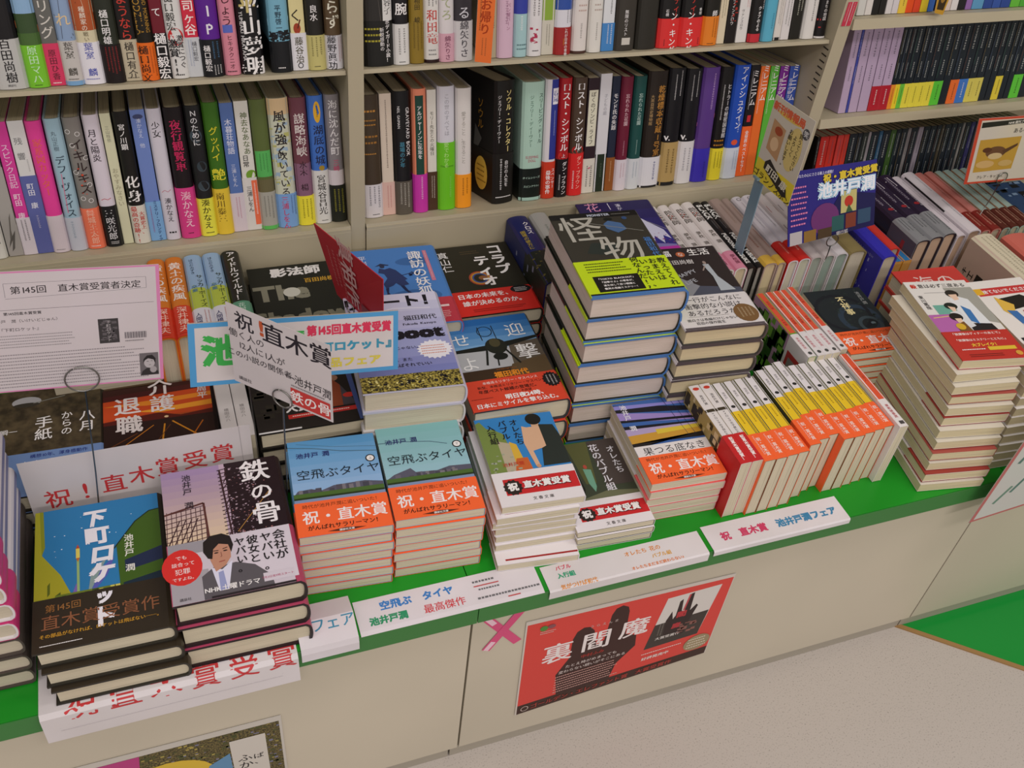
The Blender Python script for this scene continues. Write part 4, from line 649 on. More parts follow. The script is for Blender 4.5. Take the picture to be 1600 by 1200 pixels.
OBI_W = [('r', .1, .3, 1, .78, 'c8282c'), ('s', .2, .52, .12, .24, '2c2420', 12), ('h', '祝', .2, .54, 13, WHT, {'wt': .05}), ('h', '直木賞受賞', .62, .55, 12, '2c2420', {'wt': .09}), ('h', '直木賞受賞', .615, .56, 12, WHT, {'wt': .04}), ('h', '文春文庫', .52, .13, 5.6, '3c3430', {'sp': 1.25})]
bub1 = dict(w=.1035, h=.148, t=.0119, col='e0dce0', front=[
    ('r', 0, .3, 1, 1, '3484c8'), ('p', [(0, .3), (0, .95), (.06, .97), (.12, .88), (.2, .86), (.3, .8), (.4, .3)], '788c48'), ('p', [(.2, .35), (.2, .72), (.34, .68), (.34, .35)], 'b8ac94'), ('p', [(.34, .4), (.34, .7), (.42, .66), (.46, .4)], 'd8b040'), ('p', [(.3, .35), (.36, .5), (.5, .5), (.52, .35)], 'c86430'), ('n', .02, .35, .4, .6, 14, 5, 'a0a890'),
    ('r', .69, .83, .79, .91, 'd0a888'), ('e', .74, .93, .10, .068, '1c1c18'), ('p', [(.56, .86), (.62, .84), (.8, .84), (.84, .6), (.6, .56), (.62, .4), (.57, .38), (.52, .66)], 'd8b090'), ('p', [(.78, .86), (.96, .84), (1, .7), (1, .38), (.66, .38), (.72, .58), (.78, .6)], '28302c'), ('e', .6, .385, .028, .02, 'c89878'),
    ('v', 'オレたち', .48, .80, 11.5, BLK, {'wt': .02}), ('v', 'バブル', .33, .84, 11.5, BLK, {'wt': .02}), ('v', '入行組', .17, .80, 11.5, BLK, {'wt': .02}), ('h', '池井戸潤', .3, .44, 7, 'c83828')],
    band=(.36, 'e6e2e6'), bfront=OBI_W)
bub1['front'] += []
lowb = dict(bub1); lowb['front'] = None; lowb['bfront'] = [('r', .1, .1, 1, .16, 'a02828')]; lowb['band'] = (.3, 'e6e2e6')
stack(bub1, .3185, .685, R_(-4.4), 7, 'white-banded paperback showing a man seen from behind, topmost of its stack', 'the white-banded stack beside the sky covers', 'stack of white-banded paperbacks', low=lowb, shifts=[None, (-.006, -.003, .01), (-.008, 0, 0), (-.004, .002, -.01), (-.004, .002, 0), (-.003, 0, .01), (-.004, -.022, -.02)], seed=8)
bub2 = dict(w=.1035, h=.148, t=.0102, col='3c4434', front=[
    ('r', 0, 0, 1, 1, '3c4434'), ('p', [(.05, 1), (.02, .55), (.26, .55), (.3, 1)], '8ca08c'), ('p', [(.05, .9), (.1, .9), (.26, .85), (.24, .72), (.04, .75)], 'c0c4a0'), ('r', .04, .6, .25, .68, 'c8cc6c'), ('p', [(.3, 1), (.36, .5), (.5, .5), (.6, 1)], '585c34'), ('p', [(.6, 1), (.62, .45), (1, .45), (1, 1)], '48403c'),
    ('p', [(.0, .3), (.6, .4), (1, .36), (1, .3)], '6c7054'), ('p', [(.22, .66), (.3, .66), (.32, .45), (.28, .36), (.24, .36), (.2, .5)], '1c1c18'), ('p', [(.4, .68), (.5, .66), (.48, .46), (.44, .4), (.4, .5)], '70a48c'), ('e', .44, .7, .025, .025, 'b04c3c'), ('e', .27, .69, .025, .022, '1c1c18'),
    ('v', '花のバブル組', .66, .67, 14, 'dcdce4', {'wt': .02}), ('v', 'オレたち', .88, .74, 12.5, 'dcdce4', {'wt': .02})],
    band=(.32, 'e6e2e6'), bfront=OBI_W)
stack(bub2, .419, .669, R_(-3.0), 3, 'dark olive paperback with white title and band, on the lowest front stack', 'the low white-banded stack', 'low stack of olive paperbacks', seed=9)
stripes = [('r', 0, .28, 1, 1, '3c64a8'), ('p', [(0, .98), (0, .88), (1, .8), (1, .86)], '1c1c24'), ('p', [(0, .88), (0, .76), (1, .68), (1, .76)], '9c88c8'), ('p', [(0, .97), (0, .92), (1, .9), (1, .93)], '8c88d0'), ('p', [(0, .78), (0, .75), (1, .7), (1, .73)], '181820'), ('p', [(0, .7), (0, .66), (1, .62), (1, .66)], '181820'), ('p', [(0, .66), (0, .56), (1, .6), (1, .64)], 'b0a0c8'), ('p', [(0, .58), (0, .46), (1, .52), (1, .6)], 'c89838'), ('p', [(.4, .62), (.4, .56), (1, .58), (1, .62)], 'd8c040'), ('p', [(0, .48), (0, .42), (.3, .46), (1, .52), (1, .46)], '201c1c'), ('l', [(.7, 1), (.8, .5)], .0006, '20284c'), ('l', [(.8, 1), (.9, .5)], .0006, '20284c'), ('l', [(.9, 1), (1, .5)], .0006, '20284c')]
hate = dict(w=.1045, h=.148, t=.0130, col='dcd8d8', front=stripes + [('r', 0, .28, 1, .44, 'e4e0e0'), ('h', '果つる底なき', .52, .37, 15, '1c1c20'), ('v', '池井戸 潤', .12, .80, 10, 'e8e8f0', {'wt': .02})], band=(.315, ORG), bfront=OBI_O)
hlow = dict(hate); hlow['front'] = None; hlow['bfront'] = None; hlow['band'] = (.3, 'e87070')
stack(hate, .5235, .689, R_(-3.2), 5, 'striped multicolour paperback with orange band, beside the upright yellow-spined row', 'the striped-cover stack', 'stack of striped paperbacks', low=hlow, seed=11)

# upright row with spines up, tails to the front
def up_row(items, yf, where, group, z=CT, rnd=random.Random(4)):
    n = len(items)
    cnt = {}
    for it in items: cnt[it[0]] = cnt.get(it[0], 0) + 1
    seen = {}
    for i, (desc, sp, x, dy, yaw) in enumerate(items):
        seen[desc] = seen.get(desc, 0) + 1
        k = ORD[seen[desc]] if seen[desc] > 1 else 'first'
        lab = ('%s book, %s from left of its kind, %s' % (desc, k, where)) if cnt[desc] > 1 else '%s book %s' % (desc, where)
        book(sp, spine_up(x + sp['t'], yf + dy, z + .0008, yaw=yaw), lab, group)
YS = [('r', 0, .62, 1, 1, 'e4e0e4'), ('r', 0, 0, 1, .62, 'ecc828'), ('v', '池井戸', .5, .83, 4.6, '5c585c'), ('e', .55, .68, .2, .018, '2c2c2c'), ('v', '銀行狐', .5, .5, 5.5, '8c6c18')]
def ybook(t, title):
    o = list(YS); o[-1] = ('m', .3, .42, .7, .58, 1, '8c6c18', 'v')
    return dict(w=.104, h=.148, t=t, col='5c5c40', spine=o, band=(.32, ORG), bspine=[('m', .15, .08, .5, .92, 1, 'f4d8d0', 'v'), ('v', '祝・直木賞', .62, .5, 6.5, 'f8e8e0', {'wt': .02})])
RED = dict(w=.104, h=.148, t=.0158, col='e0dcdc', spine=[('e', .5, .95, .3, .02, 'c84030'), ('v', '池井戸潤', .5, .8, 5, '4c4848'), ('r', 0, .64, 1, .675, '3c3424'), ('v', 'シャイロックの子供たち', .5, .5, 4.4, '4c4848')], band=(.34, 'c8282c'),
           bspine=[('v', '祝直木賞受賞！', .5, .5, 6, 'f4e8e8', {'wt': .04})], front=[('r', 0, 0, 1, 1, 'b09c60'), ('n', 0, .2, 1, 1, 60, 14, '3c3420'), ('n', 0, .2, 1, 1, 30, 10, 'd8c898')], bfront=[('r', 0, 0, 1, 1, 'c8282c')])
items = []; x = .6325
for i in range(2): items.append(('white red-banded', RED, x, .0, 0)); x += .0166
tt = ['ＢＴ１', 'ＢＴ２', '銀行狐', '仇敵', '銀行総務', '架空通貨', '架空通貨', 'Ｍ１', '銀行狐', '不祥事', '仇敵', '銀行狐']
dys = [-.004, -.004, -.003, -.002, .006, .012, .016, .004, .004, .006, .008, .010]
for i, tl in enumerate(tt):
    t = .0160 if i < 7 else .0156; items.append(('yellow and white orange-banded', ybook(t, tl), x, dys[i], 0)); x += t + (.0012 if i != 3 else .007)
t = .0135
items.append(('vermilion-spined white-footed', dict(w=.110, h=.150, t=t, col='e8e4e4', spine=[('r', 0, .36, 1, 1, 'e05838'), ('v', '銀行仕置人', .5, .7, 6, 'a83020'), ('v', '果断検事潤', .45, .2, 5.4, 'b83040'), ('r', .3, .03, .8, .07, '4c4848')]), x, .0, -.02))
up_row(items, .668, 'in the upright front row', 'upright paperbacks at the front edge')

# tall leaning stack and its neighbours at the right end of the front

nov = dict(w=.100, h=.172, t=.0141, col='e4e0dc', page='d8cda8', front=[('r', 0, 0, 1, 1, 'e4e2de'), ('h', '意は必ず三度ある', .56, .935, 9.5, '302c2c', {'wt': .03}), ('h', '殺', .11, .935, 9.5, 'c83828', {'wt': .04}), ('v', '東川篤哉', .1, .72, 8, '302c2c', {'wt': .03}),
    ('r', .2, .84, .6, .845, '8c8c8c'), ('r', .18, .56, .5, .68, '70b0a0'), ('r', 0, .32, .42, .56, 'b868b0'), ('l', [(.05, .52), (.4, .54)], .0016, 'e0c870'),
    ('p', [(.55, .9), (.6, .5), (1, .42), (1, .9)], 'a4a49c'), ('p', [(.5, .74), (.62, .8), (.8, .74), (.86, .4), (.52, .42)], 'e4e8ec'), ('e', .62, .82, .1, .05, '282420'), ('p', [(.55, .81), (.68, .81), (.66, .74), (.58, .73)], 'e8c8b0'), ('p', [(.52, .44), (.86, .42), (.9, .3), (.5, .3)], '201c20'),
    ('e', .45, .66, .1, .045, '1c2420'), ('p', [(.4, .66), (.5, .64), (.47, .58), (.42, .59)], 'e8c8b0'), ('p', [(.36, .58), (.52, .6), (.6, .4), (.4, .36)], 'dce0e4'), ('e', .4, .52, .1, .05, '1c1818'), ('p', [(.36, .5), (.46, .5), (.44, .44), (.37, .45)], 'e8c8b0'), ('p', [(.3, .42), (.46, .46), (.5, .32), (.3, .32)], '7c5428'), ('e', .36, .4, .07, .04, 'd8b030'), ('p', [(.6, .66), (.7, .6), (.68, .42), (.58, .46)], '3c78b8')],
    band=(.34, 'c0342c'), bfront=[('h', '「放課後はディナーのあとで」', .5, .9, 5.6, 'f4e8e4', {'wt': .02}), ('h', '「放課後はミステリーとともに」', .5, .68, 5.4, 'f4e8e4', {'wt': .02}), ('h', '大ブレイク！', .5, .5, 7, 'e8c040', {'wt': .05}), ('r', .5, .3, .92, .42, 'e0c038'), ('m', .1, .3, .48, .4, 1, WHT, 'h'), ('m', .15, .08, .75, .2, 2, '5c1c18', 'h'), ('e', .9, .16, .05, .08, 'd8a040')])
nlow = dict(nov); nlow['front'] = None; nlow['bfront'] = None
nlow['band'] = (.3, '9c3c34'); nl2 = dict(nlow, band=None, col='d8d2c4'); nl3 = dict(nlow, band=None, col='a85048')
stack(nov, .957, .690, R_(-9), 12, 'white and teal manga-style novel, topmost of the tall leaning stack', 'the tall leaning stack at right', 'tall leaning stack of novels', low=[nl2, nlow, nl2, nl3, nl2], drift=(-.0024, -.0050), jit=.002, seed=21, shifts=[None, (-.004, -.004, .05), (-.003, -.003, .03)])
nov2 = dict(w=.100, h=.172, t=.0150, col='e8e4e0', page='d8cda8', front=[('r', 0, 0, 1, 1, 'e8e4e0'), ('r', .05, .8, 1, .9, 'c83838'), ('h', '捨てないでください', .55, .85, 9, WHT, {'wt': .03}), ('r', .0, .82, .16, .9, 'e0b030'), ('p', [(.3, .75), (.7, .78), (1, .6), (1, .5), (.6, .62), (.4, .6)], '1c1814'), ('p', [(.25, .78), (.45, .66), (.3, .5), (.2, .6)], 'e0b84c'), ('p', [(.25, .6), (.4, .58), (.42, .44), (.3, .4)], '3c70b0'), ('p', [(.5, .58), (.9, .56), (.95, .3), (.45, .34)], 'b84040'), ('p', [(.3, .42), (.5, .4), (.4, .26), (.24, .3)], 'e8e4e0'), ('r', 0, .0, 1, .2, 'dcd8d4'), ('r', .05, .2, .9, .26, '1c1c20'), ('h', '謎解き', .3, .13, 8, '282424')])
n2low = dict(nov2); n2low['front'] = None; n2low['band'] = None
stack(nov2, 1.0665, .668, R_(-4), 12, 'white novel with red title stripe, beside the tall leaning stack', 'the white novel stack behind the hanging paper', 'stack of white novels', low=n2low, drift=(-.0006, -.0022), jit=.0015, seed=23)
lastw = dict(w=.105, h=.172, t=.0165, col='e0dce0', page='d0c6ac')
stack(lastw, 1.181, .655, R_(-3), 9, 'plain white paperback, topmost at the far right front corner', 'the far right corner stack', 'far right stack of paperbacks', low=lastw, seed=25)
redc = dict(w=.115, h=.085, t=.0275, hard=True, col='c43c34', front=[('r', 0, 0, 1, 1, 'd0403a'), ('h', '海の', .52, .6, 36, 'f0dcd8')])
stack(redc, 1.040, .858, R_(-4), 5, 'red hardcover half hidden behind the tall leaning stack', 'the red hardcover stack', 'stack of red hardcovers', seed=26)

# far-left stack, spines toward the room
lft = dict(w=.130, h=.188, t=.0262, hard=True, col='dcd8dc', front=[('r', 0, 0, 1, 1, 'e0dce0'), ('m', .8, .1, .9, .9, 1, BLK, 'v')], spine=[('r', 0, .0, 1, 1, 'd4d0d8'), ('r', .3, 0, .6, 1, '7c80a8')], band=(.24, 'c83878'), bfront=[('v', '必読の！', .85, .5, 9, WHT), ('e', .85, .85, .06, .1, '7c4c20')], page='cfc7b4')
llow = dict(lft); llow['band'] = None; llow['col'] = '4c4440'; llow['spine'] = None; llow['front'] = None
z = stack(llow, -.342, .662, 0, 3, 'dark-covered hardcover, upper of the dark ones at the far left', 'the far left dark-covered hardcovers', 'far left stack, dark covers', low=llow, seed=31)
stack(lft, -.338, .664, 0, 4, 'white hardcover with pink band on top of the far left stack', 'the pink-banded far left stack', 'far left stack, pink bands', z0=z, seed=32, drift=(-.001, 0), low=dict(lft, front=None, bfront=None))
lft2 = dict(w=.11, h=.17, t=.021, hard=True, col='d8d4da', spine=[('r', .3, .2, .7, 1, '7c80a8'), ('m', .2, .05, .8, .18, 1, '80506c', 'v')], page='cfc7b4')
z0 = 0
# ================================================================ second row
aug = dict(w=.131, h=.182, t=.0262, hard=True, col='2c281e', front=[('R', 0, .2, 1, 1, '5a4e38', 'grain'), ('e', .34, .88, .13, .05, 'b0b0b4'), ('e', .34, .85, .12, .02, '3c3830'), ('l', [(.4, .86), (.68, .9)], .0012, '8a8c84'), 
    ('v', '八月', .88, .62, 19, WHT, {'wt': .012}), ('v', 'からの', .70, .62, 14, WHT, {'wt': .01}), ('v', '手紙', .50, .60, 21, WHT, {'wt': .012}), ('h', '瞬一', .20, .60, 10, WHT)],
    band=(.38, '7898d0'), bfront=[('h', '構想10年、渾身感動作', .64, .9, 6.5, '2c3c8c', {'wt': .02}), ('h', 'れない 希望を', .62, .72, 12, 'eef0f8', {'wt': .01})])
stack(aug, -.2515, .855, R_(-2), 3, 'dark photo hardcover with white title and pale blue band, at left behind the banner', 'the pale-blue-banded stack', 'stack of pale-blue-banded hardcovers', seed=41)
kai = dict(w=.131, h=.155, t=.0268, hard=True, col='241410', front=[('g', 0, .5, 1, 1, '3c1c18', 'd85c24', 5), ('r', 0, .62, 1, .9, 'cc4c20'), ('p', [(0, .8), (1, .84), (1, .79), (.4, .76)], 'e88c28'), ('p', [(.3, .7), (1, .74), (1, .68), (.5, .66)], 'f0a030'), ('p', [(0, .92), (1, .96), (1, .9), (0, .86)], '4c1c1c'), ('p', [(0, .62), (.5, .66), (.7, .6), (1, .63), (1, .56), (0, .56)], '5c1c14'), ('r', 0, .0, 1, .58, '2c1814'), ('e', .57, .6, .02, .012, 'f0d0a0'),
    ('l', [(.0, .2), (.45, .52)], .0012, 'c87c20'), ('l', [(.5, .2), (.55, .52)], .002, 'd08824'), ('l', [(1, .2), (.62, .54)], .002, 'd08824'), ('l', [(.7, .2), (.9, .5)], .0015, 'b86418'), ('l', [(0, .3), (.3, .45)], .0015, '6c3c1c'), ('l', [(.3, .1), (.6, .5)], .001, '6c3c1c'),
    ('h', '退', .22, .78, 33, 'ece4e4', {'wt': .03}), ('h', '職', .23, .56, 33, 'ece4e4', {'wt': .03}), ('h', '介', .53, .96, 31, 'ece4e4', {'wt': .02}), ('h', '護', .54, .76, 31, 'ece4e4', {'wt': .02}), ('v', '楡周平', .92, .88, 13, 'ece4e4', {'wt': .02})])
stack(kai, -.1175, .857, R_(-2), 3, 'orange sunset hardcover with large white title, behind the banner', 'the orange sunset stack', 'stack of orange sunset hardcovers', seed=42)
wb = dict(w=.108, h=.150, t=.0185, col='dcd8d8', spine=[('v', '横田のハ', .5, .3, 6, '8c8888')])
up_row([('white slim-titled', wb, .0225, 0, 0), ('white slim-titled', dict(wb, t=.0182), .0420, .004, 0)], .86, 'beside the orange sunset hardcover', 'upright white paperbacks in the second row')
blk = dict(w=.129, h=.146, t=.0275, hard=True, col='1e1c1a', front=[('r', 0, 0, 1, 1, '241f1c'), ('n', 0, .1, 1, .9, 50, 16, '2c2820'), ('m', .12, .42, .36, .75, 3, 'd8d4cc', 'v'), ('h', '大賞受賞!!', .55, .26, 15, WHT, {'wt': .04}), ('r', .3, .13, .98, .18, 'c83430'), ('m', .34, .14, .94, .175, 1, 'f4d8d0', 'h'), ('e', .8, .56, .06, .04, 'a87c64'), ('p', [(.72, .2), (.74, .5), (.8, .54), (.86, .46), (.84, .2)], '94482c'), ('p', [(.86, .46), (.98, .2), (.84, .2)], '4c4850'), ('e', .92, .32, .06, .03, 'd03830'), ('p', [(.94, 1), (1, 1), (1, 0), (.96, 0)], '4c60a0'), ('r', 0, 0, .4, .018, 'd8d8d8')])
stack(blk, .0635, .856, R_(-1), 4, 'black hardcover with white award lettering, under the slanted white card', 'the black award-book stack', 'stack of black award hardcovers', seed=43)
boot = dict(w=.1235, h=.188, t=.0333, hard=True, col='c4c4d8', rough=.3, front=[('g', 0, .12, 1, 1, 'd8d8f0', '7c84c0', 9), ('l', [(0, .75), (.5, .84), (.9, .82)], .0015, 'e8e8f8'),
    ('h', 'リブート！', .50, .915, 25, '181620', {'wt': .05, 'sx': 1.05}), ('h', '福田和代', .76, .72, 11, '1c1c28', {'wt': .02}), ('h', 'Fukuda Kazuyo', .74, .655, 6, '1c1c28', {'wt': .03, 'sx': 1.1}), ('h', 'reboot', .56, .565, 29, '181620', {'wt': .07, 'sx': 1.15}),
    ('h', '負けたわけじゃない。', .42, .41, 6.6, '1c1c28', {'wt': .01}), ('h', '失敗だった。', .3, .35, 6.6, '1c1c28', {'wt': .01}), ('h', '転んでも、また', .38, .29, 6.6, '1c1c28', {'wt': .01}), ('h', '立ち上がればそれでいい', .44, .235, 7, '1c1c28', {'wt': .02}),
    ('s', .82, .37, .19, .1, 'ecebf4', 20), ('m', .68, .32, .96, .42, 4, 'd07c58', 'h'), ('R', 0, 0, 1, .15, 'b8a850', 'speckphoto'), ('n', 0, .0, 1, .13, 40, 4, '1c1c20'), ('n', 0, .02, 1, .12, 40, 2, 'f0e8a0')])
stack(boot, .1870, .8370, R_(-5.0), 5, 'lilac hardcover with heavy black title, beside the blue-bordered card', 'the lilac hardcover stack', 'stack of lilac hardcovers', seed=44, low=dict(boot, h=.153, front=None, col='d4d2d4', spine=[('r', 0, 0, 1, .2, '1c1c20')]))
itc = dict(w=.128, h=.182, t=.0360, hard=True, col='34343c', front=[('g', 0, .62, 1, 1, '2468b0', '7cacd8', 5), ('r', 0, .3, 1, .64, 'b4b8bc'), ('p', [(.66, .66), (1, .69), (1, .3), (.6, .3)], '5c5448'), ('r', 0, .28, 1, .42, '3c2c1c'), ('p', [(.5, .28), (1, .28), (1, .5), (.6, .44)], '5c4c34'), ('p', [(0, .63), (0, .66), (.4, .68), (1, .73), (1, .70), (.5, .62)], '181c18'), ('e', .52, .66, .12, .09, '20241c'), ('e', .52, .7, .06, .05, '4c4830'), ('o', .46, .84, .011, .0012, '1c241c'), ('l', [(.4, .74), (.4, .9)], .0012, '1c241c'), ('l', [(.56, .74), (.56, .9)], .0012, '1c241c'), ('l', [(.4, .62), (.34, .46)], .003, '181c18'), ('l', [(.6, .62), (.7, .44)], .003, '181c18'), ('l', [(.5, .6), (.46, .44)], .002, '181c18'), ('e', .52, .54, .08, .04, '181c18'),
    ('h', '迎', .8, .82, 29, 'eef0f0', {'wt': .005}), ('h', '撃', .83, .56, 33, 'eef0f0', {'wt': .01}), ('h', 'せ', .17, .77, 27, 'eef0f0'), ('h', 'よ', .16, .5, 29, 'eef0f0'), ('h', 'INTERCEPTION', .52, .4, 4, 'a0602c'), ('h', '福田和代', .55, .345, 12, 'e08c28', {'wt': .04})],
    band=(.31, 'd84830'), bfront=[('h', '本格派ミリタリー・サスペンス', .5, .88, 5.5, WHT), ('h', '新型、本格派ミリタリー・サスペンス', .5, .74, 5.6, '2c1410', {'wt': .01}), ('h', '年度ベスト候補の登場だ。', .45, .6, 7, '2c1410', {'wt': .02}), ('h', '大森望', .62, .48, 5, '2c1410'), ('h', '明日夜24時、', .6, .34, 9.6, WHT, {'wt': .04}), ('h', '日本にミサイルを撃ち込む。', .5, .14, 9, WHT, {'wt': .03}), ('m', .02, .36, .28, .4, 1, '2c1410', 'h'), ('s', .93, .7, .1, .26, BLK, 16), ('m', .87, .55, .99, .85, 3, WHT, 'v')])
stack(itc, .3290, .8300, R_(-1.5), 3, 'fighter-plane hardcover with red band, beside the lilac hardcover', 'the fighter-plane stack', 'stack of fighter-plane hardcovers', seed=45)
mon = dict(w=.1265, h=.185, t=.0350, tail='4878b8', hard=True, col='1c2018', page='d8ccc4', front=[('r', 0, .0, 1, 1, '38362e'), ('r', 0, .93, 1, 1, '181816'), ('p', [(.2, .5), (.5, .45), (.6, .6), (.3, .62)], '2c3430'), ('h', 'MONSTER', .55, .965, 7, 'b8c0d0', {'wt': .04}), ('m', .7, .95, .95, .975, 1, '808078', 'h'),
    ('h', '怪', .27, .80, 62, 'b4b2a8', {'wt': .008, 'sx': 1.0}), ('h', '物', .60, .52, 60, 'b4b2a8', {'wt': .008}), ('p', [(.55, .84), (.62, .88), (.75, .84), (.78, .76), (.66, .72), (.56, .78)], '4c6c98'), ('l', [(.4, .86), (.95, .72)], .0012, '888880'), ('e', .63, .9, .05, .02, '181c18'), ('e', .82, .9, .03, .02, '34507c'), ('v', '福田和代', .93, .52, 11, '4878b8', {'wt': .03})],
    band=(.405, 'c4e020'), bfront=[('r', 0, 0, 1, .09, '181c14'), ('r', 0, 0, 1, .05, '4878b8'), ('r', .11, .12, .6, .55, '181814'), ('h', '「TOKYO BLACKOUT」', .35, .47, 4.5, WHT, {'wt': .03}), ('h', '『迎撃せよ』の著者が、', .35, .38, 4.3, WHT, {'wt': .02}), ('h', '満を持して放つ戦慄と', .35, .29, 4.3, WHT, {'wt': .02}), ('h', '慟哭の長編ミステリー！', .36, .2, 4.3, WHT, {'wt': .02}), ('m', .09, .64, .56, .94, 4, '3c4414', 'h'),
    ('v', '教えてくれ', .93, .53, 12, '242818', {'wt': .015}), ('v', 'おまえは', .83, .61, 12, '242818', {'wt': .015}), ('v', 'いったい、', .73, .53, 12, '242818', {'wt': .015}), ('v', '何なんだ!?', .64, .53, 12, '242818', {'wt': .015})])
mlow = dict(mon, front=None, bfront=None)
mlow['front'] = None; mlow['band'] = (.405 * .185 / .15, 'c4e020')
mlow['h'] = .150
stack(mon, .4775, .8480, R_(-4.0), 7, 'dark hardcover with huge grey title and lime band, topmost of the tallest middle stack', 'the lime-banded tall stack', 'tall stack of lime-banded hardcovers', low=[mlow] * 5 + [dict(mlow, h=.185, band=(.405, 'c4e020'))], jit=.0015, seed=46)
lif = dict(w=.1140, h=.180, t=.0271, tail='4c4448', hard=True, col='3c3a3c', page='d4c8a4', rough=.3, front=[('r', 0, 0, 1, 1, '302828'), ('p', [(.2, .3), (1, .3), (1, .45), (.5, .5)], '4c5060'), ('p', [(.2, .3), (.5, .5), (.3, .62)], '8a8c94'), ('h', '幸福', .25, .93, 15, WHT, {'wt': .02}), ('e', .5, .91, .06, .035, 'b8643c'), ('h', 'な', .5, .91, 9, WHT), ('h', '生活', .75, .93, 17, WHT, {'wt': .02}), ('h', '百田尚樹', .42, .81, 11, 'dcd8d8', {'wt': .01}), ('h', 'HAPPY', .42, .66, 11, 'b0b4bc', {'wt': .02, 'rot': .35}), ('h', 'LIFE', .42, .56, 11, 'b0b4bc', {'wt': .02, 'rot': .35}), ('e', .74, .78, .022, .022, '9c8c84'), ('p', [(.7, .76), (.78, .76), (.8, .6), (.92, .42), (.72, .42), (.74, .6)], 'b0b8c0'), ('l', [(.72, .74), (.66, .68)], .002, '9c8c84')],
    band=(.385, 'dcd8da'), bfront=[('r', 0, 0, 1, .06, '5c5458'), ('h', '一行がこんなに', .55, .86, 12, '2c282c'), ('h', '衝撃的な小説は', .5, .66, 12, '2c282c'), ('h', 'あるだろうか。', .5, .46, 12, '2c282c'), ('m', .12, .34, .7, .37, 1, '8c8880', 'h'), ('h', '面白さは長編だけじゃない！', .42, .26, 6, '2c282c'), ('h', '百田の傑作誕生', .35, .16, 6, '2c282c'), ('e', .85, .36, .15, .27, '7c5c38'), ('m', .76, .2, .95, .52, 4, 'd8c8a8', 'v')])
llf = dict(lif, h=.150, front=None, bfront=[('r', 0, 0, .35, .1, 'e8e4e4')])
stack(lif, .6085, .8215, R_(-5), 7, 'dark grey hardcover with white band and brown oval, beside the lime-banded stack', 'the white-banded dark grey stack', 'stack of white-banded dark hardcovers', low=[llf] * 6, jit=.0015, seed=47)
onb = lambda f: dict(w=.114, h=.150, t=.0118 if not f else .0125, col='6ca038' if f else 'e4e0e0', spine=[('r', 0, .36, 1, 1, 'e0583c'), ('r', .85, .36, 1, 1, 'b8a060'), ('v', '池井戸潤', .5, .8, 5, 'a02c1c'), ('v', '不祥事', .5, .52, 5, 'a02c1c'), ('r', 0, 0, 1, .34, 'e4e0e2'), ('v', '果断検事潤', .42, .2, 5.2, 'b82c48'), ('e', .5, .05, .25, .022, '4c4c4c')],
    front=[('r', 0, .0, 1, .0001, '2c4c24'), ('r', 0, .3, 1, 1, 'b890b0'), ('n', 0, .3, 1, 1, 40, 26, '2c4c1c'), ('n', 0, .3, 1, .8, 20, 16, '6ca038'), ('r', 0, 0, 1, .34, 'e4e0e2'), ('r', .2, .04, .8, .3, 'b83438'), ('r', .28, .08, .72, .26, '8c8884')] if f else None)
up_row([('orange-spined white-footed', onb(i == 0), .8265 + i * .0128 + (.003 if i else 0) + (.003 if i == 4 else 0), 0 if i < 4 else .004, 0) for i in range(5)], .820, 'in the second row', 'upright orange-spined paperbacks')
fus = dict(w=.099, h=.148, t=.0118, col='1c2020', front=[('R', 0, 0, 1, 1, '20282c', 'cover'), ('o', .6, .5, .035, .009, '2c3c4c'), ('o', .4, .62, .045, .006, '181c24'), ('o', .7, .4, .02, .006, '3c4c54'), ('e', .75, .42, .04, .02, '6c8088'), ('n', .3, .35, 1, 1, 40, 5, '2c3834'), ('v', '不祥事', .52, .72, 15, 'ece0a8', {'wt': .03}), ('v', '池井戸潤', .88, .82, 8, '9ca0a0')], band=(.33, ORG), bfront=OBI_O)
stack(fus, .8975, .815, R_(-4), 8, 'black swirl paperback with cream title and orange band, beside the orange-spined row', 'the black swirl stack', 'stack of black swirl paperbacks', seed=49)

hid = dict(w=.130, h=.168, t=.0250, hard=True, col='5c4634')
stack(hid, -.1700, 1.0150, 0, 4, 'brown hardcover mostly hidden behind the pink-edged announcement sheet', 'the hidden brown stack behind the announcement', 'stack of brown hardcovers', seed=71)
# ================================================================ back row against the bookcases
yel = dict(w=.148, h=.174, t=.0232, hard=True, col='d87c28', spine=[('g', 0, .36, 1, .55, 'd87c28', '5c2c14', 5), ('v', '黄土の疾風', .5, .68, 17, 'f0e8e0', {'wt': .02})], band=(.36, 'd84028'), bspine=[('v', '深井律夫', .5, .55, 13, 'f4d0c0', {'wt': .01}), ('m', .2, .06, .8, .1, 1, '80281c', 'h')])
soc = dict(w=.148, h=.174, t=.0248, hard=True, col='98b8d8', spine=[('r', 0, 0, 1, .56, 'b4c44c'), ('p', [(0, .56), (.3, .6), (.6, .54), (1, .62), (1, .5), (0, .5)], 'b4c44c'), ('v', 'はらだみずき', .4, .84, 6, '34485c'), ('v', 'サッカーボーイズ', .68, .52, 9, '34402c'), ('v', '卒業', .35, .55, 8, '4c7c9c')], band=(.30, 'dcdce4'), bspine=[('v', '人間模様', .3, .5, 8, '3c3c6c'), ('m', .55, .1, .9, .9, 2, 'c06c60', 'v')])
idl = dict(w=.148, h=.174, t=.0245, hard=True, col='22241c', spine=[('v', 'アイドルワイルド！', .52, .66, 12.5, WHT, {'wt': .02})], band=(.32, '5c9478'), bspine=[('v', '花村萬月', .5, .6, 9, 'c8e0d0')])
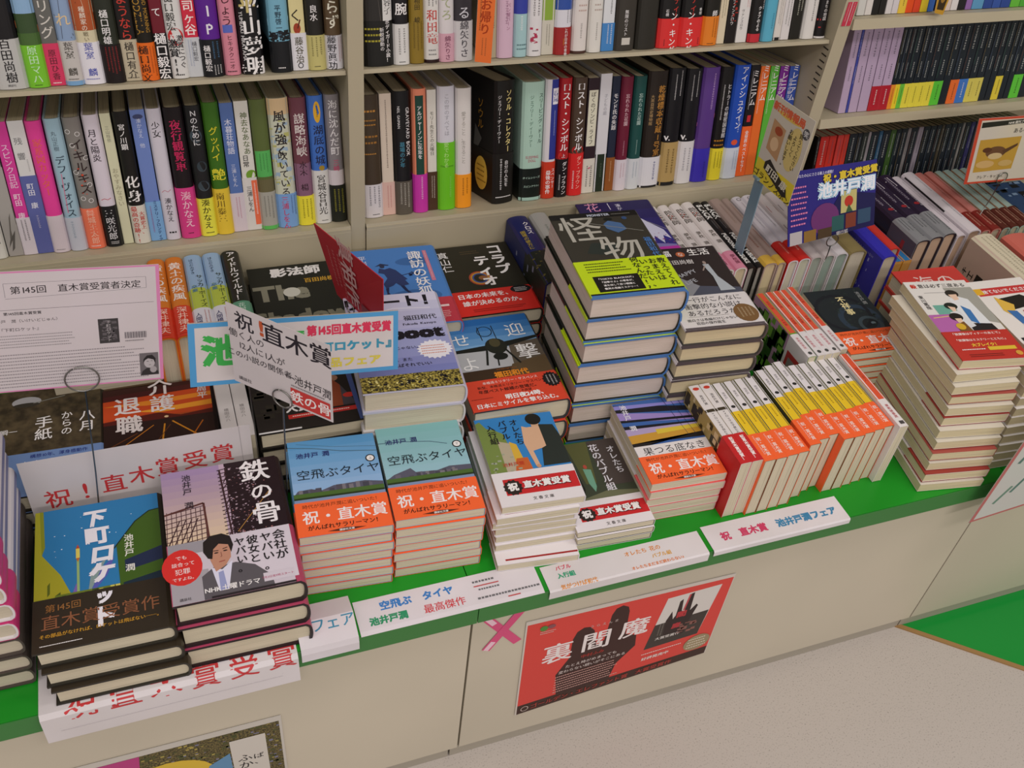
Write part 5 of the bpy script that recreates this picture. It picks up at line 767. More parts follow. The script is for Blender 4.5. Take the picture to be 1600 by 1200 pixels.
up_row([('orange sunset-coloured', yel, -.0355, 0, 0), ('orange sunset-coloured', yel, -.0115, 0, 0), ('pale blue and lime', soc, .0125, 0, 0), ('pale blue and lime', soc, .0381, 0, 0), ('black white-titled round-spined', idl, .0637, 0, 0)], 1.0135, 'in back row at left', 'upright hardcovers in the back row at left', z=CT)
sha = dict(w=.119, h=.180, t=.0290, hard=True, col='1c1e18', front=[('r', 0, 0, 1, 1, '20221c'), ('h', '影法師', .56, .91, 21, WHT, {'wt': .04, 'sx': 1.15}), ('h', '百田尚樹', .82, .77, 11, 'd8a838', {'wt': .02}), ('h', 'The', .35, .66, 46, '8c8a78', {'wt': .05}), ('e', .46, .64, .1, .06, 'd0d0c4'), ('h', 'Shadow', .52, .34, 40, '7c7a68', {'wt': .05}), ('h', '頭脳勝負の剣を捨てた二人', .5, .12, 8, 'd8cc30', {'wt': .02}), ('m', .05, .02, .9, .07, 1, 'd8cc30', 'h')])
stack(sha, .0935, 1.0045, R_(-1), 4, 'black hardcover with grey English lettering, in the back row', 'the black and grey-lettered stack', 'stack of grey-lettered hardcovers', seed=51)
suw = dict(w=.129, h=.182, t=.0250, hard=True, col='4c84c8', page='c8c0a8', front=[('r', 0, 0, 1, 1, '4c84cc'), ('e', .72, .8, .2, .055, '3c6cac'), ('e', .62, .34, .3, .09, '3c6cac'), ('e', .12, .44, .12, .05, '3c6cac'), ('p', [(.32, .74), (.38, .72), (.44, .735), (.5, .70), (.56, .62), (.6, .57), (.57, .56), (.60, .50), (.54, .49), (.52, .47), (.46, .53), (.42, .50), (.36, .48), (.34, .46), (.32, .53), (.38, .60), (.36, .66), (.30, .68)], '2c3c6c'), ('e', .36, .76, .028, .022, '2c3450'), ('p', [(.28, .765), (.35, .80), (.44, .775), (.43, .765), (.36, .775)], '283050'), ('p', [(.33, .47), (.37, .48), (.35, .42), (.37, .375), (.32, .37), (.33, .41)], '202c54'), ('p', [(.5, .49), (.54, .49), (.57, .42), (.60, .39), (.56, .395), (.53, .43)], '202c54'), ('l', [(.54, .62), (.64, .64), (.68, .66)], .0012, '283050'), ('n', .62, .6, .8, .66, 12, 5, '283864'),
    ('v', '平岩弓枝', .16, .78, 12.5, 'dce0f0'), ('v', '諏訪の妖狐', .76, .64, 21.5, 'f0f0f4', {'wt': .02}), ('r', .865, .52, .91, .93, 'd08098'), ('m', .87, .54, .905, .92, 1, 'f0d0d8', 'v')], band=(.30, 'c03c4c'), bfront=[('h', '柳生十兵衛の', .5, .82, 11, 'e8c040', {'wt': .01}), ('r', .3, .6, .95, .68, 'f0d8d8'), ('m', .2, .1, .95, .52, 6, 'f0c8c8', 'h')])
stack(suw, .2285, .9965, R_(-3.5), 5, 'blue samurai-silhouette hardcover with white title, back row', 'the blue samurai stack', 'stack of blue samurai hardcovers', seed=52, low=dict(suw, front=None, bfront=None))
cor = dict(w=.122, h=.169, t=.0270, hard=True, col='24221a', front=[('r', 0, 0, 1, 1, '2a281e'), ('v', '真山仁', .12, .78, 17, WHT, {'wt': .01}), ('m', .35, .86, .6, .92, 2, '5c4c34', 'h'), ('o', .46, .50, .017, .0025, 'a84830'), ('o', .46, .50, .0145, .0025, 'b88830'), ('o', .46, .50, .012, .0025, '3c5090'), ('e', .5, .5, .06, .03, '8c5c38'), ('v', 'コラプ', .80, .75, 25.5, WHT, {'wt': .035}), ('v', 'ティオ', .575, .60, 25.5, WHT, {'wt': .035})],
    band=(.33, 'd83028'), bfront=[('h', '日本の未来を、', .42, .78, 12, WHT, {'wt': .03}), ('h', '誰が決めるのか。', .5, .48, 12, WHT, {'wt': .03}), ('e', .88, .86, .13, .16, BLK), ('m', .8, .76, .96, .94, 3, WHT, 'h'), ('m', .2, .1, .95, .24, 2, '701c14', 'h')])
stack(cor, .3665, 1.0160, R_(-1.5), 4, 'dark olive hardcover with large white katakana and red band, back row', 'the olive and red-banded back stack', 'stack of olive red-banded hardcovers', seed=53)
nvy = dict(w=.150, h=.170, t=.034, hard=True, col='20245c', spine=[('r', 0, 0, 1, .45, '20241c'), ('v', 'クロス', .65, .8, 11, WHT, {'wt': .02}), ('v', '国境の彼方に', .3, .62, 8, 'c0a830'), ('n', 0, 0, 1, .5, 20, 4, '6c6430')], front=[('r', 0, .5, 1, 1, '20285c'), ('r', 0, 0, 1, .5, '20241c'), ('n', .3, .2, 1, .9, 14, 10, '8088a0')])
up_row([('thick navy and black', nvy, .4940, .0, 0)], 1.0175, 'in the back row behind the lime-banded stack', 'back row beside the lime-banded stack')
gry = dict(w=.152, h=.170, t=.030, hard=True, col='a8a8a4', spine=[('m', .3, .2, .7, .8, 1, '6c7c70', 'v')])
up_row([('pale grey plain', gry, .5300, .0, 0)], 1.0175, 'in the back row beside the navy one', 'back row beside the lime-banded stack')
hana = dict(w=.1225, h=.178, t=.0254, hard=True, col='2a2460', front=[('g', 0, .0, 1, 1, '241c54', '4440a8', 7), ('p', [(0, 0), (1, 0), (1, .3), (.5, .36), (0, .3)], '8c84c4'), ('h', '花', .2, .93, 25, 'e8a0c0'), ('r', .42, .88, .43, .98, 'dcdcec'), ('v', '湊かなえ', .55, .86, 9, 'dcdcec'), ('p', [(.58, .78), (.66, .8), (.8, .66), (.95, .52), (.98, .38), (.9, .44), (.86, .32), (.78, .44), (.74, .34), (.66, .56), (.72, .66)], 'd4d4ec'), ('e', .58, .79, .04, .025, '8c8ca8'), ('l', [(.8, .66), (1, .52)], .002, '7c7890'), ('n', .7, .3, 1, .5, 14, 3, 'a05080')],
    band=(.27, 'c83cb0'), bfront=[('m', .1, .7, .95, .88, 1, 'f0b8e0', 'h')])
stack(hana, .5960, 1.0120, R_(-4.0), 6, 'purple-blue hardcover with a white gowned woman and pink title, back row', 'the purple gowned-woman stack', 'stack of purple hardcovers', seed=54)
it = []
for e in TR:
    desc, short, x0, t, col, band, ops, bops, pg = e
    it.append((desc, dict(w=.141, h=.186, t=t - .0008, hard=True, col=col, spine=ops, band=band, bspine=bops, page=pg), x0, 0, 0))
up_row(it, .9985, 'in back row right of centre', 'upright hardcovers in the back row, centre right')
grs = [('r', 0, 0, 1, 1, '2c2038'), ('m', .1, .5, .45, .95, 1, 'b0a8b8', 'v'), ('m', .55, .45, .9, .7, 1, 'd8d4dc', 'v'), ('l', [(.1, .9), (.5, .8), (.4, .95), (.9, .86)], .0012, 'd8d4dc'), ('e', .5, .5, .2, .02, 'a02830')]
pur = lambda t: dict(w=.146, h=.186, t=t, hard=True, col='2c2430', spine=grs, band=(.36, '8a8c90'), bspine=[('m', .15, .4, .5, .95, 2, '2c2c34', 'v'), ('m', .55, .1, .9, .8, 1, '50505c', 'v')], bfront=[('r', 0, 0, 1, 1, '5c5460'), ('n', .3, .2, 1, .9, 6, 20, 'a03034')], page='c8a890')
blu = dict(w=.150, h=.186, t=.0275, hard=True, col='3430b0', spine=[('v', 'ゴーストライ', .6, .8, 8, 'c8c8e8')], front=[('r', 0, 0, 1, 1, '302c98'), ('n', .5, .1, .9, .5, 24, 6, '9090c8'), ('m', .9, .05, .97, .5, 1, '9090c8', 'v')], page='c8bea8')
rdd = dict(w=.146, h=.186, t=.0205, hard=True, col='cc3830', spine=[('m', .35, .6, .65, .95, 1, 'f0d0c8', 'v'), ('m', .4, .4, .6, .55, 1, '80201c', 'v')], page='b8a898')
ora = dict(w=.120, h=.170, t=.0165, col='d08c28', spine=[('r', 0, 0, 1, 1, '3078b0')], page='d89838')
wtx = dict(w=.141, h=.186, t=.020, hard=True, col='d4ccd4', spine=[('m', .4, .55, .65, .9, 1, '9a94a0', 'v'), ('m', .4, .2, .65, .5, 1, '8a8490', 'v')], page='c8a890')
wt2 = dict(w=.146, h=.186, t=.0265, hard=True, col='d8d2d8', spine=[('r', 0, .35, .05, .95, '201c20'), ('m', .45, .6, .7, .9, 1, '9a94a0', 'v'), ('m', .45, .2, .7, .5, 1, '8a8490', 'v')], page='c8a890')
pnk = dict(w=.141, h=.186, t=.0212, hard=True, col='c07870', spine=[('l', [(.06, 0), (.06, 1)], .0012, 'a05448'), ('m', .35, .45, .7, .9, 1, '8c4840', 'v')], band=(.3, '7c2420'), bspine=[('m', .2, .1, .8, .9, 2, 'd8a890', 'v')], page='b8ac94')
mnt = dict(w=.141, h=.186, t=.0176, hard=True, col='98aca4', spine=[('l', [(.06, 0), (.06, 1)], .0012, '8c6448'), ('m', .35, .45, .7, .9, 1, '607068', 'v')], band=(.3, '54241c'), bspine=[('m', .2, .1, .8, .9, 2, 'd8a890', 'v')], page='b8ac94')
row = [('deep blue patterned', blu, 1.0425, -.034, 0), ('bright red', rdd, 1.0725, -.012, 0), ('low orange-paged', ora, 1.0955, -.01, 0), ('low orange-paged', ora, 1.1130, -.01, 0),
       ('dark violet grey-banded', pur(.0265), 1.1325, -.004, 0), ('dark violet grey-banded', pur(.0265), 1.1625, 0, 0), ('dark violet grey-banded', pur(.0265), 1.1920, .004, 0),
       ('slim white fine-print', wtx, 1.2210, .003, 0), ('wide white black-lined', wt2, 1.2435, .004, 0), ('salmon framed', pnk, 1.2725, .006, 0), ('salmon framed', pnk, 1.2955, .006, 0),
       ('grey-green framed', mnt, 1.3185, .006, 0), ('grey-green framed', mnt, 1.3375, .006, 0), ('grey-green framed', mnt, 1.3565, .006, 0), ('grey-green framed', mnt, 1.3755, .006, 0)]
up_row(row, .9985, 'in the back row at right', 'upright hardcovers in the back row, far right')
flt = dict(w=.13, h=.188, t=.026, hard=True, col='20242c', front=[('r', 0, 0, 1, 1, '2c4468'), ('n', 0, 0, 1, 1, 40, 20, '14161c'), ('n', 0, 0, 1, 1, 16, 10, '8098b4')])
stack(flt, 1.402, .995, 0, 4, 'black and blue blotched hardcover lying under the sparrow sign', 'the blotched stack at far right', 'stack of blotched hardcovers', seed=60)
slab = dict(w=.150, h=.150, t=.044, hard=True, col='d0bcac', spine=[('r', 0, 0, 1, 1, 'd4ccb4'), ('m', .2, .1, .8, .95, 3, '8a846c', 'v')], front=[('r', 0, 0, 1, 1, 'ccb4a4'), ('m', .55, .62, .75, .92, 1, '2c2824', 'v'), ('r', .55, .62, .72, .72, '2c2824'), ('p', [(.1, .2), (.72, .3), (.4, .7), (.1, .6)], 'b87c28'), ('p', [(.4, .35), (.62, .38), (.5, .55)], 'c8b098')], page='c8beac')
up_row([('thick pinkish barcode-backed', slab, 1.232, 0, 0)], .835, 'standing behind the white novels', 'middle row at far right')
slb2 = dict(w=.142, h=.150, t=.05, hard=True, col='c8685c', front=None, spine=[('r', 0, 0, 1, .5, 'd8b8b0')], page='c8beac')
up_row([('thick salmon', slb2, 1.300, 0, 0)], .835, 'beside the barcode-backed one', 'middle row at far right')
# ================================================================ paper signs, posters and their wire holders
def sheet(name, TL, TR, BR, BL, th, col, ops, label, cat, group=None, back='c8c4c0', kind='paper', lip=None, nseg=1, bow=0):
    """flat (or slightly bowed) card with real thickness; corners in metres"""
    TL, TR, BR, BL = map(Vector, (TL, TR, BR, BL))
    n = (TR - TL).cross(BL - TL).normalized()           # faces the room when seen left-to-right
    if n.dot(Vector((0, -.1, 1.3)) - (TL + BR) / 2) < 0: n = -n
    W = ((TR - TL).length + (BR - BL).length) / 2; H = ((BL - TL).length + (BR - TR).length) / 2
    def P(u, v, off): return BL * (1 - u) * (1 - v) + BR * u * (1 - v) + TL * (1 - u) * v + TR * u * v + n * (off + bow * 4 * v * (1 - v))
    root = empty(name, Matrix.Translation((BL + BR) / 2)); tag(root, label, cat, group); o0 = (BL + BR) / 2
    def fin(mb, nm, par):
        mb.v = [tuple(Vector(p) - o0) for p in mb.v]; o = mb.build(nm); o.parent = par; return o
    m = MB(); N = 8 if bow else 1
    for off, c in ((0, col), (-th, back)):
        for q in range(N): m.face([P(0, q / N, off), P(1, q / N, off), P(1, (q + 1) / N, off), P(0, (q + 1) / N, off)], mat(c, .5, kind))
    for a, b2 in (((0, 0), (1, 0)), ((1, 0), (1, 1)), ((1, 1), (0, 1)), ((0, 1), (0, 0))): m.face([P(*a, 0), P(*b2, 0), P(*b2, -th), P(*a, -th)], mat(back, .5, kind))
    fin(m, 'card', root)
    m = MB(); draw(m, lambda x, y, L: P(x / W, y / H, L), W, H, ops); fin(m, 'print', root)
    return root
def ring_pts(c, r, nrm, n=28, a0=0, a1=2 * math.pi):
    nrm = Vector(nrm).normalized(); a = nrm.cross(Vector((0, 0, 1))).normalized(); b2 = a.cross(nrm) * -1
    return [Vector(c) + r * (math.cos(a0 + (a1 - a0) * k / n) * a + math.sin(a0 + (a1 - a0) * k / n) * b2) for k in range(n + 1)]
def holder(c, r, nrm, foot, label, base=None):
    root = empty('wire_card_holder', Matrix.Translation(foot)); tag(root, label, 'card holder', 'wire card holders'); F = Vector(foot)
    mt = mat('8c8c88', .3, 'metal')
    m = MB(); P = ring_pts(c, r, nrm, a0=-1.2, a1=5.0); m.tube(P, .0009, mt); m.v = [tuple(Vector(p) - F) for p in m.v]; m.build('ring', root, True)
    m = MB(); c = Vector(c); m.tube([c - Vector((0, 0, r)), (c - Vector((0, 0, r))) * .5 + F * .5 + Vector((.001, 0, 0)), F + Vector((0, 0, .002))], .0009, mt); m.v = [tuple(Vector(p) - F) for p in m.v]; m.build('stem', root, True)
    if base:
        m = MB(); n = 24; P = [(base * math.cos(2 * math.pi * k / n), base * math.sin(2 * math.pi * k / n)) for k in range(n)]
        m.tris([(x, y, 0.0005) for x, y in P] + [(x, y, .003) for x, y in P], [tuple(range(n)), tuple(range(n, 2 * n))] + [(k, (k + 1) % n, n + (k + 1) % n, n + k) for k in range(n)], mt); m.build('foot', root)
    return root
PAL = 'dcd4da'
# award announcement on pink-edged paper
ops = [('r', 0, 0, 1, 1, 'd888b8'), ('R', .008, .012, .984, .988, 'd4ccd4', 'paper'), ('l', [(.12, .70), (.97, .70)], .0004, '5c5860'), ('l', [(.34, .80), (.34, .91), (.94, .91), (.94, .82), (.34, .79)], .0004, '8c8890'),
       ('h', '第145回　直木賞受賞者決定', .64, .855, 9.6, '2c282c', {'wt': .01, 'sx': .98}), ('h', '第145回直木賞受賞', .40, .67, 4.0, '2c282c', {'wt': .02}), ('h', '池井戸　潤（いけいどじゅん）', .41, .61, 4.4, '3c383c'), ('h', '『下町ロケット』', .38, .54, 4.8, '3c383c'),
       ('m', .2, .38, .66, .50, 5, '9a969a', 'h'), ('m', .2, .03, .93, .34, 11, '959095', 'h'), ('r', .715, .37, .805, .58, '3c3a3c'), ('n', .72, .39, .80, .57, 30, 4, '605c60'), ('v', '下町ロケット', .76, .475, 4.6, 'c0bcc0'),
       ('r', .89, .05, .978, .255, '6c686c'), ('e', .935, .17, .026, .055, 'b8b4b8'), ('p', [(.905, .16), (.908, .2), (.925, .232), (.95, .235), (.965, .2), (.963, .15), (.955, .19), (.93, .205), (.915, .19)], '242224'), ('p', [(.892, .052), (.9, .09), (.925, .12), (.955, .11), (.975, .08), (.976, .052)], '302e30'), ('e', .952, .10, .016, .03, 'a8a4a8'), ('l', [(.922, .178), (.932, .178)], .0005, '242224'), ('l', [(.942, .18), (.951, .18)], .0005, '242224'), ('l', [(.932, .145), (.942, .145)], .0005, '504c50')]
for k in range(24): ops.append(('r', .83 + k * .0042, .40, .83 + k * .0042 + (.0014 if k % 3 else .0028), .455, '58545c'))
ops.append(('m', .83, .37, .93, .39, 1, '6c686c', 'h'))
sheet('announcement_sign', (-.2235, .838, .811), (-.0140, .838, .7925), (-.0300, .838, .644), (-.2395, .838, .6625), .0008, PAL, ops, 'white announcement sheet with pink edge, held up at upper left', 'sign', kind='paper')
holder((-.1085, .8335, .6640), .0165, (0, -1, 0), (-.1350, .8335, .4015), 'thin wire holder with ring, in front of the pink-edged announcement', .012)
# blue-bordered hand-made card
ops = [('r', 0, 0, 1, 1, '50a0d8'), ('R', .03, .07, .975, .93, 'e0dcde', 'paper'), ('h', '池', .15, .56, 44, '3cb050', {'wt': .05}), ('h', '井戸', .38, .60, 36, '3cb050', {'wt': .05}), ('h', '第145回直木賞受賞', .755, .77, 15.5, 'd8385c', {'wt': .05, 'sx': .74}), ('h', '『下町ロケット』', .74, .49, 15, '3c98b8', {'wt': .05}), ('h', '作品フェア', .75, .22, 15, 'dcd050', {'wt': .04}), ('h', '著', .25, .16, 14, 'a838a0', {'wt': .04})]
sheet('hand_lettered_card', (.0028, .8310, .7193), (.2268, .8310, .6976), (.2277, .8310, .6095), (-.0046, .8310, .6317), .0015, 'e0dcde', ops, 'wide white card with blue border and colourful hand lettering', 'sign', back='a08860')
holder((.0570, .8325, .6320), .009, (0, -1, 0), (.0575, .8350, .4015), 'small wire holder under the left end of the blue-bordered card')
# slanted white card
ops = [('R', 0, 0, 1, 1, 'd8d2d6', 'paper'), ('h', '祝', .17, .84, 24, '242028', {'wt': .015}), ('h', '!', .34, .86, 26, 'c05830', {'wt': .04}), ('h', '直木賞', .68, .83, 28, '242028', {'wt': .018}), ('h', '働く人の', .18, .66, 11, '3c383c'), ('h', '12人に1人が', .32, .53, 11, '3c383c'), ('h', 'この小説の関係者、', .33, .40, 10, '3c383c'), ('h', '一池井戸潤', .77, .37, 14, '2c282c', {'rot': -.04, 'sx': .8}), ('h', '講談社', .12, .08, 5.5, '3c383c'), ('r', .59, .03, .98, .245, 'c83c38'), ('h', '鉄の骨', .785, .14, 17, WHT, {'wt': .02}), ('m', .6, .26, .96, .30, 1, '6c686c', 'h')]
sheet('award_card', (.0418, .8028, .7637), (.1283, .7154, .7618), (.1283, .7154, .6573), (.0413, .8032, .6573), .0006, 'd8d2d6', ops, 'slanted white card with black brush lettering and small red label', 'sign')
holder((.0838, .7570, .6625), .0120, (-.7, -.7, 0), (.0795, .7900, .4015), 'wire holder with ring, clipped to the slanted white card', .010)
# red card seen nearly edge-on
A, B2, D2 = Vector((.177, 1.067, .666)), Vector((.234, .930, .667)), Vector((.187, 1.05, .560))
ops = [('r', .0, .0, 1, 1, 'a82430'), ('h', '真相作', .45, .62, 34, 'c8a0a0', {'wt': .03, 'rot': -1.57}), ('m', .1, .1, .35, .8, 3, 'c87878', 'v'), ('r', .6, 0, 1, .3, '7c3034')]
sheet('red_card', (.177, 1.067, .666), (.234, .930, .667), (.236, .935, .5635), (.200, 1.045, .5635), .0012, 'a82430', ops, 'glossy red card standing edge-on beside the blue samurai hardcover', 'sign', back='b82838', kind='cover')
holder((.205, .985, .585), .008, (-.9, -.4, 0), (.2055, .9865, .5500), 'small wire holder under the edge-on red card')
# long banner standing behind the front row
def bent(name, x0, x1, prof, col, ops, label, skew=0, th=.0004):
    """paper strip bent along its length: prof = list of (y, z) from its far edge to the near edge"""
    L = [0]
    for a, b2 in zip(prof, prof[1:]): L.append(L[-1] + math.hypot(b2[0] - a[0], b2[1] - a[1]))
    T = L[-1]
    def at(s):
        s = max(0, min(T, s))
        for i in range(len(L) - 1):
            if s <= L[i + 1] + 1e-9:
                t = (s - L[i]) / (L[i + 1] - L[i]); return (prof[i][0] * (1 - t) + prof[i + 1][0] * t, prof[i][1] * (1 - t) + prof[i + 1][1] * t, i)
    def fm(x, y, off):
        py, pz, i = at(T - y)
        dy, dz = prof[i + 1][0] - prof[i][0], prof[i + 1][1] - prof[i][1]; d = math.hypot(dy, dz); ny, nz = dz / d, -dy / d
        u = x / (x1 - x0)
        return (x0 + x + skew * (T - y), py + ny * off, pz + nz * off)
    root = empty(name, Matrix.Identity(4)); tag(root, label, 'paper sign')
    m = MB()
    for off in (0, -th):
        for i in range(len(L) - 1): m.face([fm(0, T - L[i + 1], off), fm(x1 - x0, T - L[i + 1], off), fm(x1 - x0, T - L[i], off), fm(0, T - L[i], off)], mat(col, .5, 'paper'))
    for s0, s1 in ((0, 0), (T, T)): m.face([fm(0, s0, 0), fm(x1 - x0, s0, 0), fm(x1 - x0, s0, -th), fm(0, s0, -th)], mat(col, .5, 'paper'))
    m.build('paper_sheet', root)
    m = MB(); draw(m, fm, x1 - x0, T, ops); m.build('print', root); return root
red = 'c4383c'
bent('upright_banner', -.1985, .0530, [(.8475, .5440), (.8430, .47), (.8400, .4015)], 'd6d2d6', [('h', '祝', .12, .56, 30, red, {'wt': .012}), ('h', '!', .24, .60, 34, red, {'wt': .012}), ('h', '直', .365, .62, 29, red, {'wt': .012}), ('h', '木', .49, .66, 29, red, {'wt': .012}), ('h', '賞', .61, .70, 29, red, {'wt': .012}), ('h', '受', .735, .72, 29, red, {'wt': .012}), ('h', '賞', .86, .74, 29, red, {'wt': .012}), ('l', [(.955, 0), (.95, 1)], .0005, 'a8a4a8')],
     'upright white paper banner with red brush lettering, behind the front stacks')
bent('overhanging_banner', -.2080, .0600, [(.7900, .4006), (.6600, .4006), (.6195, .4012), (.6150, .3960), (.6130, .3540)], 'dad6da', [('R', .06, .08, .93, .9, 'e2dee2', 'paper'), ('h', '祝', .15, .222, 34, red, {'wt': .015}), ('h', '!', .27, .23, 34, red, {'wt': .015}), ('h', '直木賞受賞', .64, .222, 34, red, {'sp': 1.22, 'wt': .015}), ('l', [(.06, .1), (.06, .4)], .0006, 'b0acb0'), ('l', [(.93, .1), (.93, .4)], .0006, 'b0acb0'), ('l', [(.06, .08), (.93, .08)], .0006, 'b8b4b8')],
     'white paper banner with red lettering hanging over the green edge', skew=0)
# strips taped along the green edge
bent('taped_strip', .0640, .1300, [(.6780, .4030), (.6500, .4120), (.6200, .4030), (.6175, .3950), (.6170, .3820)], 'dcd8e0', [('h', 'フェア', .62, .55, 17, '3c88a8', {'wt': .02})], 'curled white strip with blue lettering beside the black and lilac hardcover')
bent('taped_strip', .1330, .3600, [(.6680, .4010), (.6260, .4010), (.6200, .4000)], 'e0dce4', [('h', '空飛ぶ　タイヤ', .33, .72, 13, '3c80c8', {'wt': .04}), ('h', '池井戸潤', .16, .33, 11.5, '309468', {'wt': .05}), ('h', '最高傑作', .46, .33, 13, 'd04048', {'wt': .01}), ('m', .64, .68, .78, .86, 1, '6c6c70', 'h'), ('m', .66, .45, .8, .6, 1, '6c6c70', 'h'), ('m', .64, .18, .98, .36, 1, '6c6c70', 'h'), ('r', .64, .62, .78, .65, 'c04848'), ('r', .8, .12, .87, .15, 'c04848')], 'white strip with blue, green and red lettering, below the sky-cover stacks')
bent('taped_strip', .3660, .5880, [(.6560, .4010), (.6200, .4011), (.6180, .3990), (.6178, .3860)], 'e0dce0', [('h', 'オレたち 花の', .62, .80, 8, 'd88838', {'wt': .03}), ('h', 'バブル組', .72, .58, 7, 'd8a030', {'wt': .03}), ('h', 'オレたちまだまだ終わらない♪', .68, .36, 5.5, 'e07828', {'wt': .03}), ('h', 'バブル', .13, .86, 7, 'd03c58', {'wt': .03}), ('h', '入行組', .13, .64, 8, '38a078', {'wt': .04}), ('h', '気がつけば初代', .18, .32, 7, 'e09030', {'wt': .03})], 'white strip with small orange lettering, below the olive paperbacks')
bent('taped_strip', .5950, .8060, [(.6600, .4010), (.6200, .4011), (.6182, .3990), (.6180, .3920)], 'e4e0e6', [('h', '祝　直木賞', .26, .56, 14, 'c83c64', {'wt': .04}), ('h', '池井戸潤フェア', .72, .56, 13.5, '3c84b0', {'wt': .05})], 'white strip with pink and blue lettering, below the upright front row')
# posters and tape on the cabinet fronts
hand = lambda cx, cy, s, c: [('p', [(cx - .075 * s, cy - .3 * s), (cx - .10 * s, cy), (cx - .15 * s, cy + .22 * s), (cx - .13 * s, cy + .3 * s), (cx - .09 * s, cy + .27 * s), (cx - .05 * s, cy + .1 * s), (cx - .01 * s, cy + .2 * s), (cx - .02 * s, cy + .38 * s), (cx + .01 * s, cy + .45 * s), (cx + .05 * s, cy + .42 * s), (cx + .06 * s, cy + .14 * s), (cx + .1 * s, cy + .08 * s), (cx + .13 * s, cy - .02 * s), (cx + .11 * s, cy - .12 * s), (cx + .06 * s, cy - .2 * s), (cx + .05 * s, cy - .34 * s)], c)]
cr = 'd8443c'
ops = [('r', 0, 0, 1, 1, 'd0c8c0'), ('r', .008, .0, .995, .965, cr), ('r', .008, 0, .995, .10, '3a2018')] + [('p', [(.20, .09), (.18, .34), (.235, .50), (.235, .70), (.25, .77), (.28, .80), (.31, .79), (.335, .74), (.36, .56), (.395, .6), (.405, .86), (.42, .92), (.45, .94), (.48, .91), (.49, .86), (.5, .6), (.56, .55), (.57, .42), (.49, .26), (.47, .09)], '3a1c18')] + [
       ('p', [(.625, .32), (.905, .33), (.945, .91), (.675, .89)], 'd8d4d0'), ('p', [(.625, .32), (.905, .33), (.922, .62), (.648, .60)], '3c3430')] + [('p', [(.71, .40), (.70, .62), (.72, .72), (.735, .62), (.745, .66), (.745, .82), (.76, .84), (.77, .7), (.785, .68), (.79, .88), (.81, .89), (.815, .68), (.84, .74), (.85, .72), (.83, .56), (.82, .40)], '2c1c1c'), ('l', [(.79, .88), (.78, .7)], .003, 'c04850'),
       ('h', '閻', .775, .66, 16, 'b83038', {'wt': .05}), ('h', '魔', .765, .53, 14, 'b03038', {'wt': .05}), ('h', '大賞受賞作', .735, .42, 8, 'd8d4d0', {'wt': .03}), ('m', .67, .44, .7, .6, 2, 'a8a098', 'v'), ('n', .78, .4, .88, .55, 14, 9, '8c5c54'),
       ('h', '裏', .17, .60, 47, 'ece4e4', {'wt': .02}), ('h', '閻', .355, .62, 47, 'ece4e4', {'wt': .02}), ('h', '魔', .54, .65, 47, 'ece4e4', {'wt': .02}), ('h', 'うらえんま', .38, .79, 7, 'c8b8b4', {'sp': 1.3}), ('h', '中村ふみ', .35, .475, 9, 'b83830', {'wt': .01}),
       ('h', 'たとえ時がめまっても', .35, .41, 8, 'e8dcd8', {'rot': .02}), ('h', '変わらない闘いがそこにある', .36, .36, 8, 'e8dcd8', {'rot': .02}), ('m', .18, .12, .5, .325, 7, 'd8a8a0', 'h'),
       ('h', '好評発売中', .70, .20, 9, 'ece4e0', {'wt': .03}), ('m', .62, .25, .84, .28, 1, 'ece0dc', 'h'), ('e', .92, .21, .07, .1, '9c8c6c'), ('m', .87, .14, .97, .28, 4, 'e0d8c8', 'h'), ('h', 'ゴールデン・エレファント賞　大賞受賞作', .44, .05, 12, 'b03c34', {'wt': .02, 'sx': 1.0}), ('o', .045, .05, .006, .0012, 'c8b8b0'),
       ('e', .085, .9, .018, .025, '508c3c'), ('e', .12, .905, .018, .02, '8c5058'), ('m', .07, .84, .14, .875, 2, 'd8c8c0', 'h')]
sheet('red_poster', (.3500, .6345, .3190), (.6620, .6345, .3095), (.6640, .6345, .1090), (.3580, .6345, .0790), .0006, 'd0c8c0', ops, 'red poster with a black hand and white lettering on the cabinet front', 'poster', kind='cover')
ops = [('r', 0, 0, 1, 1, 'c8c4bc'), ('R', 0, 0, .99, .93, '7c7040', 'speckphoto'), ('n', 0, .2, .99, .93, 260, 7, '4c5028'), ('n', 0, .2, .99, .93, 200, 4, 'b0a050'), ('n', .5, .2, .99, .93, 80, 4, '7c7c98'), ('p', [(.5, .93), (.45, 0), (0, 0), (0, .93)], 'b83c80'), ('e', .58, .42, .16, .3, 'd8b838'), ('h', 'フェア', .58, .38, 34, 'd05848', {'wt': .05}), ('h', '文庫', .3, .5, 26, 'd8c040', {'wt': .06}), ('h', '作品', .12, .4, 24, 'd8c040', {'wt': .06}), ('p', [(.72, .5), (.80, .62), (.8, -.0), (.66, 0)], '6090b8'),
       ('r', .805, .0, .935, .80, 'd0ccc4'), ('v', 'ふかいな', .85, .30, 19, '2c2828'), ('v', 'ば、', .90, .42, 14, '2c2828')]
sheet('flower_poster', (-.300, .6345, .2515), (.0340, .6345, .2490), (.0340, .6345, .095), (-.300, .6345, .0975), .0006, 'c8c4bc', ops, 'poster with pink field and foliage on the left cabinet front', 'poster', kind='cover')
root = empty('tape_cross', Matrix.Translation((.3190, .6352, .312))); tag(root, 'pink adhesive tape cross on the cabinet beside the red poster', 'tape')
